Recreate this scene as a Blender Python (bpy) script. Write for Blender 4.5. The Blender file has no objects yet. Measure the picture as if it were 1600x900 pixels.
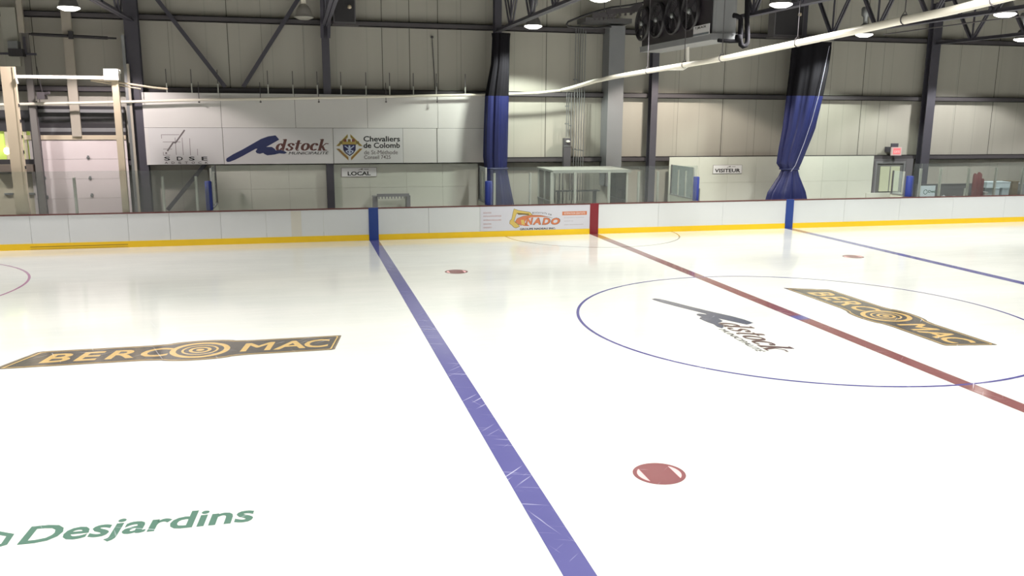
import bpy, math, random
from mathutils import Vector, Matrix
random.seed(7)
PI = math.pi
S = bpy.context.scene
COL = S.collection

# ------------------------------------------------------------------ camera
CAM = Vector((-9.907, -15.197, 4.067)); YAW, PITCH, ROLL, FPX = .2440, -.2004, .0060, 1334.2
def _basis():
    cy, sy, cp, sp = math.cos(YAW), math.sin(YAW), math.cos(PITCH), math.sin(PITCH)
    f = Vector((sy*cp, cy*cp, sp)); r = Vector((cy, -sy, 0)); u = r.cross(f)
    cr, sr = math.cos(ROLL), math.sin(ROLL)
    return cr*r+sr*u, -sr*r+cr*u, f
RR, UU, FF = _basis()
cd = bpy.data.cameras.new('camera'); cam = bpy.data.objects.new('camera', cd); COL.objects.link(cam)
cd.sensor_width = 36; cd.lens = FPX/1600*36; cd.clip_end = 300
cam.matrix_world = Matrix(((RR.x, UU.x, -FF.x, CAM.x), (RR.y, UU.y, -FF.y, CAM.y), (RR.z, UU.z, -FF.z, CAM.z), (0, 0, 0, 1)))
S.camera = cam
# ------------------------------------------------------------------ world, exposure
w = bpy.data.worlds.new('world'); S.world = w; w.use_nodes = True
w.node_tree.nodes['Background'].inputs[0].default_value = (.55, .6, .65, 1)
w.node_tree.nodes['Background'].inputs[1].default_value = .05
S.view_settings.view_transform = 'Standard'; S.view_settings.look = 'None'
S.view_settings.gamma = 1; S.view_settings.use_curve_mapping = False
S.view_settings.exposure = -0.75
LAMP_W = 2100           # watts of each high bay lamp
LENS_E = 14
LAMP_SPREAD = 132
# the lamps: x, y, lit?, tint
WARM, COOL, GREEN, PINK = (1, .90, .78), (1, .99, .95), (.93, 1, .88), (1, .89, .87)
# pixel -> point on a known plane of the hall
def ray(px, py): return FF + RR*((px-800)/FPX) - UU*((py-450)/FPX)
def AY(px, py, Y): d = ray(px, py); return CAM + d*((Y-CAM.y)/d.y)
def AX(px, py, X): d = ray(px, py); return CAM + d*((X-CAM.x)/d.x)
def AZ(px, py, Z): d = ray(px, py); return CAM + d*((Z-CAM.z)/d.z)

# lamps seen in the photograph, all with their lens at one height
ZLAMP = 6.85
def lp(px, py, lit, tint): q = AZ(px, py, ZLAMP); return (q.x, q.y, lit, tint)
LAMPS = [lp(108, 17, 1, PINK), lp(475, 31, 0, COOL), lp(833, 45, 1, GREEN), (3.6, 12.4, 1, WARM), lp(1350, 58, 1, GREEN), lp(1597, 65, 1, COOL),
         lp(938, 3, 1, COOL), lp(1220, 12, 1, COOL), lp(1570, 27, 1, COOL)]
for y in (-.3, -6.6, -13.):
    for x in (-21, -15, -8.7, -2.4, 3.9, 10, 16.8): LAMPS.append((x, y, 1, COOL))
LAMPS += [(-17.5, 3.4, 1, COOL), (16.8, 6, 1, COOL), (-22, 12.3, 1, COOL), (23, 9, 1, COOL)]

# ------------------------------------------------------------------ materials
def lin(c):
    f = lambda v: v/12.92 if v <= .04045 else ((v+.055)/1.055)**2.4
    return tuple(f(v/255) for v in c)
MATS = {}
def mat(name, rgb, rough=.6, metal=0, spec=.5, noise=0, nscale=3, bump=0, emit=0, coat=0):
    if name in MATS: return MATS[name]
    m = bpy.data.materials.new(name); m.use_nodes = True; nt = m.node_tree; b = nt.nodes['Principled BSDF']
    c = (*lin(rgb), 1)
    b.inputs['Base Color'].default_value = c; b.inputs['Roughness'].default_value = rough
    b.inputs['Metallic'].default_value = metal; b.inputs['Specular IOR Level'].default_value = spec
    b.inputs['Coat Weight'].default_value = coat
    if noise or bump:
        tc = nt.nodes.new('ShaderNodeTexCoord'); n = nt.nodes.new('ShaderNodeTexNoise')
        n.inputs['Scale'].default_value = nscale; n.inputs['Detail'].default_value = 5
        nt.links.new(tc.outputs['Object'], n.inputs['Vector'])
    if noise:
        mx = nt.nodes.new('ShaderNodeMix'); mx.data_type = 'RGBA'
        mx.inputs[6].default_value = tuple(v*(1-noise) for v in c[:3])+(1,); mx.inputs[7].default_value = tuple(min(1, v*(1+noise)) for v in c[:3])+(1,)
        nt.links.new(n.outputs['Fac'], mx.inputs[0]); nt.links.new(mx.outputs[2], b.inputs['Base Color'])
    if bump:
        bp = nt.nodes.new('ShaderNodeBump'); bp.inputs['Strength'].default_value = bump; bp.inputs['Distance'].default_value = .02
        nt.links.new(n.outputs['Fac'], bp.inputs['Height']); nt.links.new(bp.outputs['Normal'], b.inputs['Normal'])
    if emit:
        b.inputs['Emission Color'].default_value = c; b.inputs['Emission Strength'].default_value = emit
    MATS[name] = m; return m

def ice_like(name, rgb, var=.04, scratch=.0):
    """frozen surface: a soft sheen with resurfacing streaks and blade scratches"""
    m = bpy.data.materials.new(name); m.use_nodes = True; nt = m.node_tree; b = nt.nodes['Principled BSDF']; L = nt.links
    geo = nt.nodes.new('ShaderNodeNewGeometry')
    def noise(scale, vec_scale, detail=6):
        mp = nt.nodes.new('ShaderNodeMapping'); mp.inputs['Scale'].default_value = vec_scale
        n = nt.nodes.new('ShaderNodeTexNoise'); n.inputs['Scale'].default_value = scale; n.inputs['Detail'].default_value = detail
        L.new(geo.outputs['Position'], mp.inputs['Vector']); L.new(mp.outputs['Vector'], n.inputs['Vector']); return n
    a = noise(.35, (.5, 1.6, 1)); s = noise(2.2, (.4, 2.5, 1), 8)
    add = nt.nodes.new('ShaderNodeMath'); add.operation = 'MULTIPLY_ADD'; add.inputs[1].default_value = .35
    L.new(s.outputs['Fac'], add.inputs[0]); L.new(a.outputs['Fac'], add.inputs[2])
    c = lin(rgb)
    mx = nt.nodes.new('ShaderNodeMix'); mx.data_type = 'RGBA'
    mx.inputs[6].default_value = (c[0]*(1-1.5*var), c[1]*(1-var), c[2]*(1-var), 1); mx.inputs[7].default_value = (*[min(.95, v*(1+var)) for v in c], 1)
    L.new(add.outputs[0], mx.inputs[0])
    out = mx.outputs[2]
    # blade scratches: long thin streaks in three directions
    for k, (rot, th) in enumerate(((.35, .665), (-.8, .675), (1.25, .68))):
        r1 = nt.nodes.new('ShaderNodeMapping'); r1.inputs['Rotation'].default_value = (0, 0, rot); r1.inputs['Location'].default_value = (k*7.3, 0, 0)
        r2 = nt.nodes.new('ShaderNodeMapping'); r2.inputs['Scale'].default_value = (.9, 26, 1)
        nn = nt.nodes.new('ShaderNodeTexNoise'); nn.inputs['Scale'].default_value = 1; nn.inputs['Detail'].default_value = 3; nn.inputs['Distortion'].default_value = .25
        L.new(geo.outputs['Position'], r1.inputs['Vector']); L.new(r1.outputs[0], r2.inputs['Vector']); L.new(r2.outputs[0], nn.inputs['Vector'])
        mr = nt.nodes.new('ShaderNodeMapRange'); mr.inputs['From Min'].default_value = th; mr.inputs['From Max'].default_value = th+.05
        mr.inputs['To Min'].default_value = 0; mr.inputs['To Max'].default_value = .38 if scratch else .2
        L.new(nn.outputs['Fac'], mr.inputs['Value'])
        m2 = nt.nodes.new('ShaderNodeMix'); m2.data_type = 'RGBA'; L.new(mr.outputs[0], m2.inputs[0]); L.new(out, m2.inputs[6])
        m2.inputs[7].default_value = (.80, .80, .88, 1); out = m2.outputs[2]
    L.new(out, b.inputs['Base Color'])
    rr = nt.nodes.new('ShaderNodeMapRange'); rr.inputs['To Min'].default_value = .04; rr.inputs['To Max'].default_value = .16
    L.new(add.outputs[0], rr.inputs['Value']); L.new(rr.outputs[0], b.inputs['Roughness'])
    b.inputs['Specular IOR Level'].default_value = .85
    bn = noise(1.1, (1, 1, 1), 3); bp = nt.nodes.new('ShaderNodeBump'); bp.inputs['Strength'].default_value = .06; bp.inputs['Distance'].default_value = .02
    L.new(bn.outputs['Fac'], bp.inputs['Height']); L.new(bp.outputs['Normal'], b.inputs['Normal'])
    return m

def glass_mat(name, tint, refl=1.45, haze=0):
    m = bpy.data.materials.new(name); m.use_nodes = True; nt = m.node_tree; nt.nodes.clear(); L = nt.links
    o = nt.nodes.new('ShaderNodeOutputMaterial'); t = nt.nodes.new('ShaderNodeBsdfTransparent'); g = nt.nodes.new('ShaderNodeBsdfGlossy')
    g.inputs['Roughness'].default_value = .03; t.inputs[0].default_value = (*tint, 1)
    f = nt.nodes.new('ShaderNodeFresnel'); f.inputs[0].default_value = refl; mx = nt.nodes.new('ShaderNodeMixShader')
    L.new(f.outputs[0], mx.inputs[0]); L.new(t.outputs[0], mx.inputs[1]); L.new(g.outputs[0], mx.inputs[2]); last = mx
    if haze:
        d = nt.nodes.new('ShaderNodeBsdfDiffuse'); d.inputs[0].default_value = (.75, .8, .8, 1)
        m2 = nt.nodes.new('ShaderNodeMixShader'); m2.inputs[0].default_value = haze
        L.new(mx.outputs[0], m2.inputs[1]); L.new(d.outputs[0], m2.inputs[2]); last = m2
    L.new(last.outputs[0], o.inputs[0]); return m

def wall_mat():
    m = bpy.data.materials.new('insulated_metal_wall'); m.use_nodes = True; nt = m.node_tree; b = nt.nodes['Principled BSDF']; L = nt.links
    geo = nt.nodes.new('ShaderNodeNewGeometry'); sep = nt.nodes.new('ShaderNodeSeparateXYZ'); L.new(geo.outputs['Position'], sep.inputs[0])
    # faint vertical ribs every 1.06 m
    m1 = nt.nodes.new('ShaderNodeMath'); m1.operation = 'PINGPONG'; m1.inputs[1].default_value = .53; L.new(sep.outputs['X'], m1.inputs[0])
    mr = nt.nodes.new('ShaderNodeMapRange'); mr.inputs['From Max'].default_value = .03; mr.inputs['To Min'].default_value = .86; mr.inputs['To Max'].default_value = 1
    L.new(m1.outputs[0], mr.inputs['Value'])
    mp = nt.nodes.new('ShaderNodeMapping'); mp.inputs['Scale'].default_value = (2.5, 1, .25); n = nt.nodes.new('ShaderNodeTexNoise'); n.inputs['Scale'].default_value = .8; n.inputs['Detail'].default_value = 5
    L.new(geo.outputs['Position'], mp.inputs['Vector']); L.new(mp.outputs[0], n.inputs['Vector'])
    mx = nt.nodes.new('ShaderNodeMix'); mx.data_type = 'RGBA'; mx.inputs[6].default_value = (.42, .395, .35, 1); mx.inputs[7].default_value = (.48, .465, .41, 1)
    L.new(n.outputs['Fac'], mx.inputs[0])
    vm = nt.nodes.new('ShaderNodeVectorMath'); vm.operation = 'SCALE'; L.new(mx.outputs[2], vm.inputs[0]); L.new(mr.outputs[0], vm.inputs['Scale'])
    L.new(vm.outputs[0], b.inputs['Base Color']); b.inputs['Roughness'].default_value = .55
    return m

ICE = ice_like('ice', (202, 201, 196), .14)
P_BLUE = ice_like('blue_line_paint', (86, 84, 132), .07, 1); P_THIN = ice_like('thin_blue_paint', (74, 70, 128), .08, 1)
P_RED = ice_like('red_line_paint', (118, 76, 76), .08, 1); P_DOT = ice_like('spot_red_paint', (122, 78, 80), .12, 1)
P_PINK = ice_like('pink_ice_tint', (225, 175, 175), .02)
P_DARK = ice_like('logo_charcoal_paint', (80, 76, 72), .06, 1); P_GOLD = ice_like('logo_gold_paint', (184, 154, 100), .05, 1)
P_GREY = ice_like('logo_grey_paint', (118, 106, 92), .05, 1); P_TEAL = ice_like('logo_green_paint', (80, 108, 96), .08, 1)
P_LOGOBLUE = ice_like('logo_slate_paint', (82, 85, 98), .06, 1); P_BROWN = ice_like('logo_brown_paint', (96, 78, 74), .06, 1); P_PURPLE = ice_like('zone_circle_paint', (158, 105, 140), .05, 1)
WALL = wall_mat()
STEEL = mat('dark_painted_steel', (76, 74, 84), .5, noise=.12); STEEL2 = mat('girt_steel', (84, 80, 84), .55, noise=.12)
BLACKST = mat('black_steel', (52, 50, 54), .6)
SEAM = mat('dark_seam', (88, 86, 80), .8)
WHITEP = mat('white_panel', (216, 214, 212), .45, noise=.03, nscale=1.5); WHITEG = mat('white_liner_panel', (212, 214, 204), .5, noise=.03)
BOARD = mat('white_board_plastic', (214, 217, 219), .3, noise=.02, nscale=2, coat=.2); BOARD2 = mat('cream_board_plastic', (210, 207, 196), .3, coat=.2)
YELLOW = mat('yellow_kickplate', (238, 196, 24), .4, noise=.05); CAPR = mat('maroon_cap_rail', (96, 52, 50), .45)
BLUEB = mat('blue_board_stripe', (38, 66, 140), .35); REDB = mat('red_board_stripe', (128, 34, 44), .35)
CREAMST = mat('cream_painted_steel', (208, 193, 170), .45); WHITEST = mat('white_painted_steel', (240, 236, 228), .4); GALV = mat('galvanised_steel', (150, 152, 154), .4, metal=.7, noise=.1)
ALU = mat('aluminium_post', (205, 206, 198), .35, metal=.3); PIPEW = mat('cream_pipe', (232, 226, 212), .4)
BLUEPAD = mat('blue_pad', (34, 52, 135), .6); CURT = mat('royal_blue_vinyl', (32, 38, 90), .45, noise=.15, nscale=2); MESHB = mat('black_mesh_cloth', (30, 29, 33), .95, spec=.05, noise=.15); ROPE = mat('pale_rope', (170, 170, 190), .8)
DUCT = mat('grey_duct_metal', (128, 129, 133), .5, noise=.04); CONCR = mat('concrete', (135, 132, 126), .8, noise=.1)
ROOF = mat('roof_deck', (120, 120, 116), .8)
NAVY = mat('navy_print', (40, 48, 92), .5); BROWNP = mat('brown_print', (98, 62, 58), .5); BLACKP = mat('black_print', (34, 34, 38), .5); GREYP = mat('grey_print', (112, 104, 106), .5); GREYL = mat('light_grey_print', (150, 140, 144), .5)
GOLD = mat('gold_print', (168, 146, 74), .5); OLIVE = mat('olive_print', (116, 98, 52), .5); REDP = mat('brick_red_print', (124, 66, 52), .5); SHIELD = mat('shield_navy_print', (40, 38, 84), .5); PALEB = mat('pale_blue_print', (182, 192, 214), .5)
ORANGE = mat('orange_print', (204, 122, 84), .5); EXYEL = mat('mustard_print', (208, 182, 98), .5); PINKT = mat('faded_red_print', (176, 104, 98), .5); BLUEP = mat('bright_blue_print', (44, 78, 160), .5); GREYSIGN = mat('sign_plate', (212, 211, 212), .45)
GLASS = glass_mat('shield_glass', (.93, .95, .94), 1.4, .035); GLASSB = glass_mat('blue_glass', (.95, .98, .98), 1.12, .16)
LENS = mat('lit_lens', (255, 252, 240), .4, emit=LENS_E); BELL = mat('lamp_bell', (128, 126, 126), .35, metal=.6); BELLU = mat('unlit_lamp_bell', (150, 146, 142), .3, metal=.2); LENSOFF = mat('unlit_lens', (150, 148, 140), .3)
FAN = mat('fan_black', (44, 38, 44), .45); CASING = mat('cooler_casing', (146, 147, 150), .45, metal=.3, noise=.06); RUBBER = mat('black_insulation', (26, 25, 29), .9, spec=.15)
GREENWIN = mat('green_lit_pane', (196, 216, 110), .5, emit=.5); WARMBULB = mat('warm_bulb', (255, 250, 190), .4, emit=6)
EXITR = mat('exit_sign_lit', (235, 120, 125), .5, emit=.5); BEIGE = mat('beige_door', (190, 180, 160), .5); WINPANE = mat('frosted_door_pane', (200, 206, 180), .25)
MAROON = mat('maroon_vinyl', (106, 48, 50), .5, noise=.15); CARD = mat('cardboard', (122, 108, 84), .8, noise=.1); TARP = mat('pale_tarp', (170, 172, 176), .6, noise=.1); DKBOARD = mat('charcoal_panel', (84, 84, 86), .7)
LBLUE = mat('pale_blue_box', (206, 222, 230), .5)

# ------------------------------------------------------------------ mesh helpers
class MB:
    def __init__(s): s.v = []; s.f = []; s.m = []; s.sm = []
    def add(s, vs, fs, mi=0, smooth=False):
        n = len(s.v); s.v += [Vector(v) for v in vs]
        for f in fs: s.f.append([n+i for i in f]); s.m.append(mi); s.sm.append(smooth)
        return s
    def box(s, a, b, mi=0):
        x0, x1 = sorted((a[0], b[0])); y0, y1 = sorted((a[1], b[1])); z0, z1 = sorted((a[2], b[2]))
        return s.add([(x0,y0,z0),(x1,y0,z0),(x1,y1,z0),(x0,y1,z0),(x0,y0,z1),(x1,y0,z1),(x1,y1,z1),(x0,y1,z1)],
                     [(0,3,2,1),(4,5,6,7),(0,1,5,4),(1,2,6,5),(2,3,7,6),(3,0,4,7)], mi)
    def bar(s, p, q, w, h=None, mi=0, up=None):
        p, q = Vector(p), Vector(q); h = h or w; d = (q-p).normalized()
        up = Vector(up) if up else (Vector((0, 0, 1)) if abs(d.z) < .95 else Vector((0, 1, 0)))
        a = d.cross(up).normalized()*(w/2); b = a.cross(d).normalized()*(h/2)
        vs = [p-a-b, p+a-b, p+a+b, p-a+b, q-a-b, q+a-b, q+a+b, q-a+b]
        return s.add(vs, [(0,3,2,1),(4,5,6,7),(0,1,5,4),(1,2,6,5),(2,3,7,6),(3,0,4,7)], mi)
    def tube(s, pts, r, n=12, mi=0, cap=True):
        pts = [Vector(p) for p in pts]; rings = []; ref = None
        for i, p in enumerate(pts):
            d = (pts[min(i+1, len(pts)-1)]-pts[max(i-1, 0)]).normalized()
            if ref is None: ref = Vector((0, 0, 1)) if abs(d.z) < .9 else Vector((1, 0, 0))
            a = (ref - d*ref.dot(d)).normalized(); ref = a; b = d.cross(a)
            rad = r[i] if isinstance(r, (list, tuple)) else r
            rings.append([p+(a*math.cos(t)+b*math.sin(t))*rad for t in [2*PI*k/n for k in range(n)]])
        vs = [v for g in rings for v in g]; fs = []
        for i in range(len(pts)-1):
            for k in range(n): fs.append((i*n+k, i*n+(k+1) % n, (i+1)*n+(k+1) % n, (i+1)*n+k))
        s.add(vs, fs, mi, True)
        if cap: s.add(rings[0], [tuple(range(n))[::-1]], mi); s.add(rings[-1], [tuple(range(n))], mi)
        return s
    def lathe(s, c, prof, n=24, mi=0, axis='z'):
        vs = []
        for r, z in prof:
            for k in range(n):
                t = 2*PI*k/n; x, y = r*math.cos(t), r*math.sin(t)
                vs.append(Vector(c)+(Vector((x, y, z)) if axis == 'z' else Vector((z, x, y))))
        fs = [(i*n+k, i*n+(k+1) % n, (i+1)*n+(k+1) % n, (i+1)*n+k) for i in range(len(prof)-1) for k in range(n)]
        return s.add(vs, fs, mi, True)
    def prism(s, pts, O, U, V, d, mi=0):
        """polygon pts (2D) laid in frame O,U,V; thickness d along UxV (0 = flat paint)"""
        O, U, V = Vector(O), Vector(U), Vector(V); N = U.cross(V).normalized(); n = len(pts)
        top = [O+U*a+V*b+N*d for a, b in pts]
        area = sum(pts[i][0]*pts[(i+1) % n][1]-pts[(i+1) % n][0]*pts[i][1] for i in range(n))
        if area < 0: top.reverse()
        from mathutils.geometry import tessellate_polygon
        tris = tessellate_polygon([top])
        def nrm(t): return (top[t[1]]-top[t[0]]).cross(top[t[2]]-top[t[0]]).dot(N)
        s.add(top, [t if nrm(t) > 0 else t[::-1] for t in tris], mi)
        if d:
            bot = [v-N*d for v in top]
            s.add(top+bot, [(i, n+i, n+(i+1) % n, (i+1) % n) for i in range(n)], mi)
        return s
    def ring(s, c, r0, r1, O, U, V, d=0, n=96, a0=0, a1=2*PI, mi=0):
        O, U, V = Vector(O), Vector(U), Vector(V); N = U.cross(V).normalized(); vs = []; fs = []
        for i in range(n+1):
            t = a0+(a1-a0)*i/n
            for r in (r0, r1): vs.append(O+U*(c[0]+r*math.cos(t))+V*(c[1]+r*math.sin(t))+N*d)
        for i in range(n): fs.append((2*i, 2*i+1, 2*i+3, 2*i+2))
        return s.add(vs, fs, mi)
    def disc(s, c, r, O, U, V, d=0, n=48, mi=0, ry=None):
        return s.prism([(c[0]+r*math.cos(2*PI*i/n), c[1]+(ry or r)*math.sin(2*PI*i/n)) for i in range(n)], O, U, V, d, mi)
    def build(s, name, mats, parent=None, origin=None):
        mats = mats if isinstance(mats, (list, tuple)) else [mats]
        if origin is None:
            if parent is not None: origin = world_loc(parent)
            else:
                xs = [v.x for v in s.v]; ys = [v.y for v in s.v]; origin = Vector(((min(xs)+max(xs))/2, (min(ys)+max(ys))/2, min(v.z for v in s.v)))
        origin = Vector(origin)
        me = bpy.data.meshes.new(name); me.from_pydata([tuple(v-origin) for v in s.v], [], s.f)
        for m in mats: me.materials.append(m)
        me.polygons.foreach_set('material_index', s.m); me.polygons.foreach_set('use_smooth', s.sm); me.update()
        o = bpy.data.objects.new(name, me); COL.objects.link(o)
        if parent is not None: o.parent = parent; o.location = origin-world_loc(parent)
        else: o.location = origin
        return o
def world_loc(o):
    v = Vector(o.location)
    while o.parent: o = o.parent; v += o.location
    return v
def tag(o, label=None, cat=None, group=None, kind=None):
    if label: o['label'] = label
    if cat: o['category'] = cat
    if group: o['group'] = group
    if kind: o['kind'] = kind
    return o
def empty(name, loc, label, cat, group=None, kind=None):
    o = bpy.data.objects.new(name, None); COL.objects.link(o); o.location = loc; o.empty_display_size = .2
    return tag(o, label, cat, group, kind)
def struct(o, label, cat): return tag(o, label, cat, kind='structure')

def text(mb, s, O, U, V, w=None, h=None, shear=0, bold=0, mi=0, d=0, anchor=(0, 0)):
    """lettering cut from the built-in face; O is its lower left corner, w/h its size along U and V"""
    c = bpy.data.curves.new('t', 'FONT'); c.body = s; c.size = 1; c.resolution_u = 3; c.shear = shear; c.offset = 0 if 'M' in s else bold
    o = bpy.data.objects.new('t', c); COL.objects.link(o)
    dg = bpy.context.evaluated_depsgraph_get(); me = bpy.data.meshes.new_from_object(o.evaluated_get(dg))
    me.calc_loop_triangles(); vs = [(v.co.x, v.co.y) for v in me.vertices]; fs = [tuple(p.vertices) for p in me.loop_triangles]
    fs = [f for f in fs if abs((vs[f[1]][0]-vs[f[0]][0])*(vs[f[2]][1]-vs[f[0]][1])-(vs[f[2]][0]-vs[f[0]][0])*(vs[f[1]][1]-vs[f[0]][1])) > 1e-9]
    bpy.data.objects.remove(o); bpy.data.curves.remove(c); bpy.data.meshes.remove(me)
    x0, x1 = min(v[0] for v in vs), max(v[0] for v in vs); y0, y1 = min(v[1] for v in vs), max(v[1] for v in vs)
    sx = w/(x1-x0) if w else h/(y1-y0); sy = h/(y1-y0) if h else sx
    O, U, V = Vector(O), Vector(U).normalized(), Vector(V).normalized(); N = U.cross(V).normalized()
    W, H = (x1-x0)*sx, (y1-y0)*sy
    pts = [O+U*((x-x0)*sx-anchor[0]*W)+V*((y-y0)*sy-anchor[1]*H)+N*d for x, y in vs]
    def nrm(f): return (pts[f[1]]-pts[f[0]]).cross(pts[f[2]]-pts[f[0]]).dot(N)
    for k in ((-1, 0, 1) if 'M' in s and bold else (0,)):      # the heavier cut of strings with an M
        mb.add([p+U*(k*bold*sx)+N*(k*2e-5) for p in pts], [f if nrm(f) > 0 else f[::-1] for f in fs], mi)

def hull(P):
    P = sorted(set(P)); cr = lambda o, a, b: (a[0]-o[0])*(b[1]-o[1])-(a[1]-o[1])*(b[0]-o[0]); out = []
    for seq in (P, P[::-1]):
        h = []
        for p in seq:
            while len(h) >= 2 and cr(h[-2], h[-1], p) <= 0: h.pop()
            h.append(p)
        out += h[:-1]
    return out
# bold italic serif letters drawn with a broad nib
def arc(cx, cy, rx, ry, a0, a1, n=14): return [(cx+rx*math.cos(math.radians(a0+(a1-a0)*i/n)), cy+ry*math.sin(math.radians(a0+(a1-a0)*i/n))) for i in range(n+1)]
SERIF = {
 'd': (.92, [(arc(.34, .48, .24, .44, 20, 340), 1), ([(.66, 1.5), (.66, .18)], 1), (arc(.76, .18, .10, .14, 180, 290, 5), .6), ([(.46, 1.47), (.66, 1.47)], .5)]),
 's': (.74, [([(.60, .72), (.56, .90), (.38, .97), (.20, .88), (.18, .72), (.34, .56), (.52, .42), (.58, .26), (.48, .08), (.28, .03), (.12, .12), (.10, .28)], .9)]),
 't': (.62, [([(.26, 1.34), (.26, .2)], 1), (arc(.38, .2, .12, .17, 180, 310, 6), .6), ([(.04, .97), (.54, .97)], .6)]),
 'o': (.84, [(arc(.40, .5, .28, .45, 0, 360, 22), 1)]),
 'c': (.76, [(arc(.40, .5, .28, .45, 48, 312, 18), 1), ([(.56, .80), (.60, .72)], 1)]),
 'k': (.98, [([(.2, 1.5), (.2, .04)], 1), ([(.02, 1.47), (.2, 1.47)], .5), ([(.06, .03), (.36, .03)], .5), ([(.26, .46), (.62, .92)], .55), ([(.62, .95), (.84, .92)], .6), ([(.36, .58), (.64, .06)], .9), ([(.56, .03), (.88, .03)], .5)]),
}
def serif_word(mb, s, O, U, V, w, h, shear=.22, mi=0, d=0, weight=1):
    """h = ascender height"""
    O = Vector(O); NN = Vector(U).cross(Vector(V)).normalized()*1.2e-5; cnt = 0; tot = sum(SERIF[ch][0] for ch in s); sx = w/tot; sy = h/1.52; x = 0
    for ch in s:
        adv, strokes = SERIF[ch]
        for path, wt in strokes:
            nib = [(.125*weight*wt*math.cos(t)*(1 if wt > .7 else .7), .055*math.sin(t)) for t in [2*PI*k/10 for k in range(10)]]
            for a, b in zip(path[:-1], path[1:]):
                P = [(round(p[0]+q[0], 4), round(p[1]+q[1], 4)) for p in (a, b) for q in nib]
                H = [((x+px+shear*py-.0)*sx, py*sy) for px, py in hull(P)]
                cnt += 1; mb.prism(H, O+NN*cnt, U, V, 0, mi)
        x += adv

# ------------------------------------------------------------------ shell
YB = 12.84; YC = 15.45; YG = 15.72; YW = 15.95; ZR = 8.95
XL, XR, YN = -30.5, 30.5, -20.0
b = MB(); b.box((XL, YN, -.25), (XR, 17.5, -.03)); floor = struct(b.build('floor', CONCR), 'grey concrete slab around and under the ice', 'floor')
b = MB(); b.box((XL, YW, -.03), (XR, YW+.25, ZR))
for x in (-17.95, -12.03, -6.89, -5.93, -4.92, -.91, 6.29, 12.48, 18.88): b.box((x-.012, YW-.006, 2.4), (x+.012, YW+.01, ZR), 1)
for x in (-13.9, -10.94, -9.57, -4.09, .37, 4.40, 7.73, 10.99, 13.35, 17.03): b.box((x-.007, YW-.004, 2.4), (x+.007, YW+.01, ZR), 2)
struct(b.build('wall_back', [WALL, SEAM, mat('faint_seam', (132, 130, 120), .8)]), 'far wall of ribbed pale insulated metal panels with dark seams', 'wall')
SIDE = mat('side_wall_metal', (120, 118, 112), .6, noise=.05)
for n, a, c in (('wall_left', (XL-.25, YN, -.03), (XL, YW+.25, ZR)), ('wall_right', (XR, YN, -.03), (XR+.25, YW+.25, ZR)), ('wall_front', (XL, YN-.25, -.03), (XR, YN, ZR))):
    b = MB(); b.box(a, c); struct(b.build(n, SIDE), 'plain pale metal %s of the ice hall' % n.replace('_', ' '), 'wall')
b = MB(); b.box((XL-.25, YN-.25, ZR), (XR+.25, YW+.25, ZR+.2)); struct(b.build('ceiling', ROOF), 'flat grey metal roof deck', 'ceiling')

# ice sheet, with what is painted in it as parts
RC = 8.5
def rink_outline(off=0):
    pts = []
    for cx, cy, a0 in ((30.3-RC, YB-RC, 0), (-30.3+RC, YB-RC, 90), (-30.3+RC, -YB+RC, 180), (30.3-RC, -YB+RC, 270)):
        pts += [(cx+(RC+off)*math.cos(math.radians(a0+9*i)), cy+(RC+off)*math.sin(math.radians(a0+9*i))) for i in range(11)]
    return pts
X1, Y1 = Vector((1, 0, 0)), Vector((0, 1, 0)); ZP = .0016
b = MB(); b.prism(rink_outline(-.01), (0, 0, -.028), X1, Y1, .028)
ice = tag(b.build('floor_ice', ICE, origin=(0, 0, -.028)), 'white skating ice sheet with painted hockey lines, circles and logos', 'ice rink', kind='structure')
def paint(name, mb, m, label, parent=ice): o = mb.build(name, m, parent); o['label'] = label; return o
ZO = Vector((0, 0, ZP))
def flat(x0, x1, y0, y1, z=0): return MB().prism([(x0, y0), (x1, y0), (x1, y1), (x0, y1)], (0, 0, ZP+z), X1, Y1, 0)
BX = 7.60
paint('blue_line', flat(-BX-.15, -BX+.15, -YB+.02, YB-.02), P_BLUE, 'wide blue line running the whole way across the ice towards the home bench')
paint('blue_line', flat(BX-.15, BX+.15, -YB+.02, YB-.02), P_BLUE, 'blue line beyond the centre circle, below the knotted curtain')
b = MB()
for y0, y1 in ((-YB+.02, -.17), (.17, YB-.02)): b.prism([(-.15, y0), (.15, y0), (.15, y1), (-.15, y1)], ZO, X1, Y1, 0)
paint('center_line', b, P_RED, 'red centre line crossing the ice through the circle')
paint('center_spot', flat(-.15, .15, -.17, .17), P_BLUE, 'small blue centre mark in the red line')
paint('center_circle', MB().ring((0, 0), 4.54, 4.60, ZO+Vector((0, 0, .0006)), X1, Y1, n=160), P_THIN, 'thin blue centre circle')
paint('referee_crease', MB().ring((-.12, YB-.02), 3.02, 3.065, ZO, X1, Y1, n=90, a0=PI, a1=2*PI), P_GREY, 'thin grey half circle against the boards by the red stripe')
paint('zone_circle', MB().ring((-21.0, 6.95), 4.55, 4.61, ZO, X1, Y1, n=120), P_PURPLE, 'thin reddish faceoff circle of the end zone')
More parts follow.
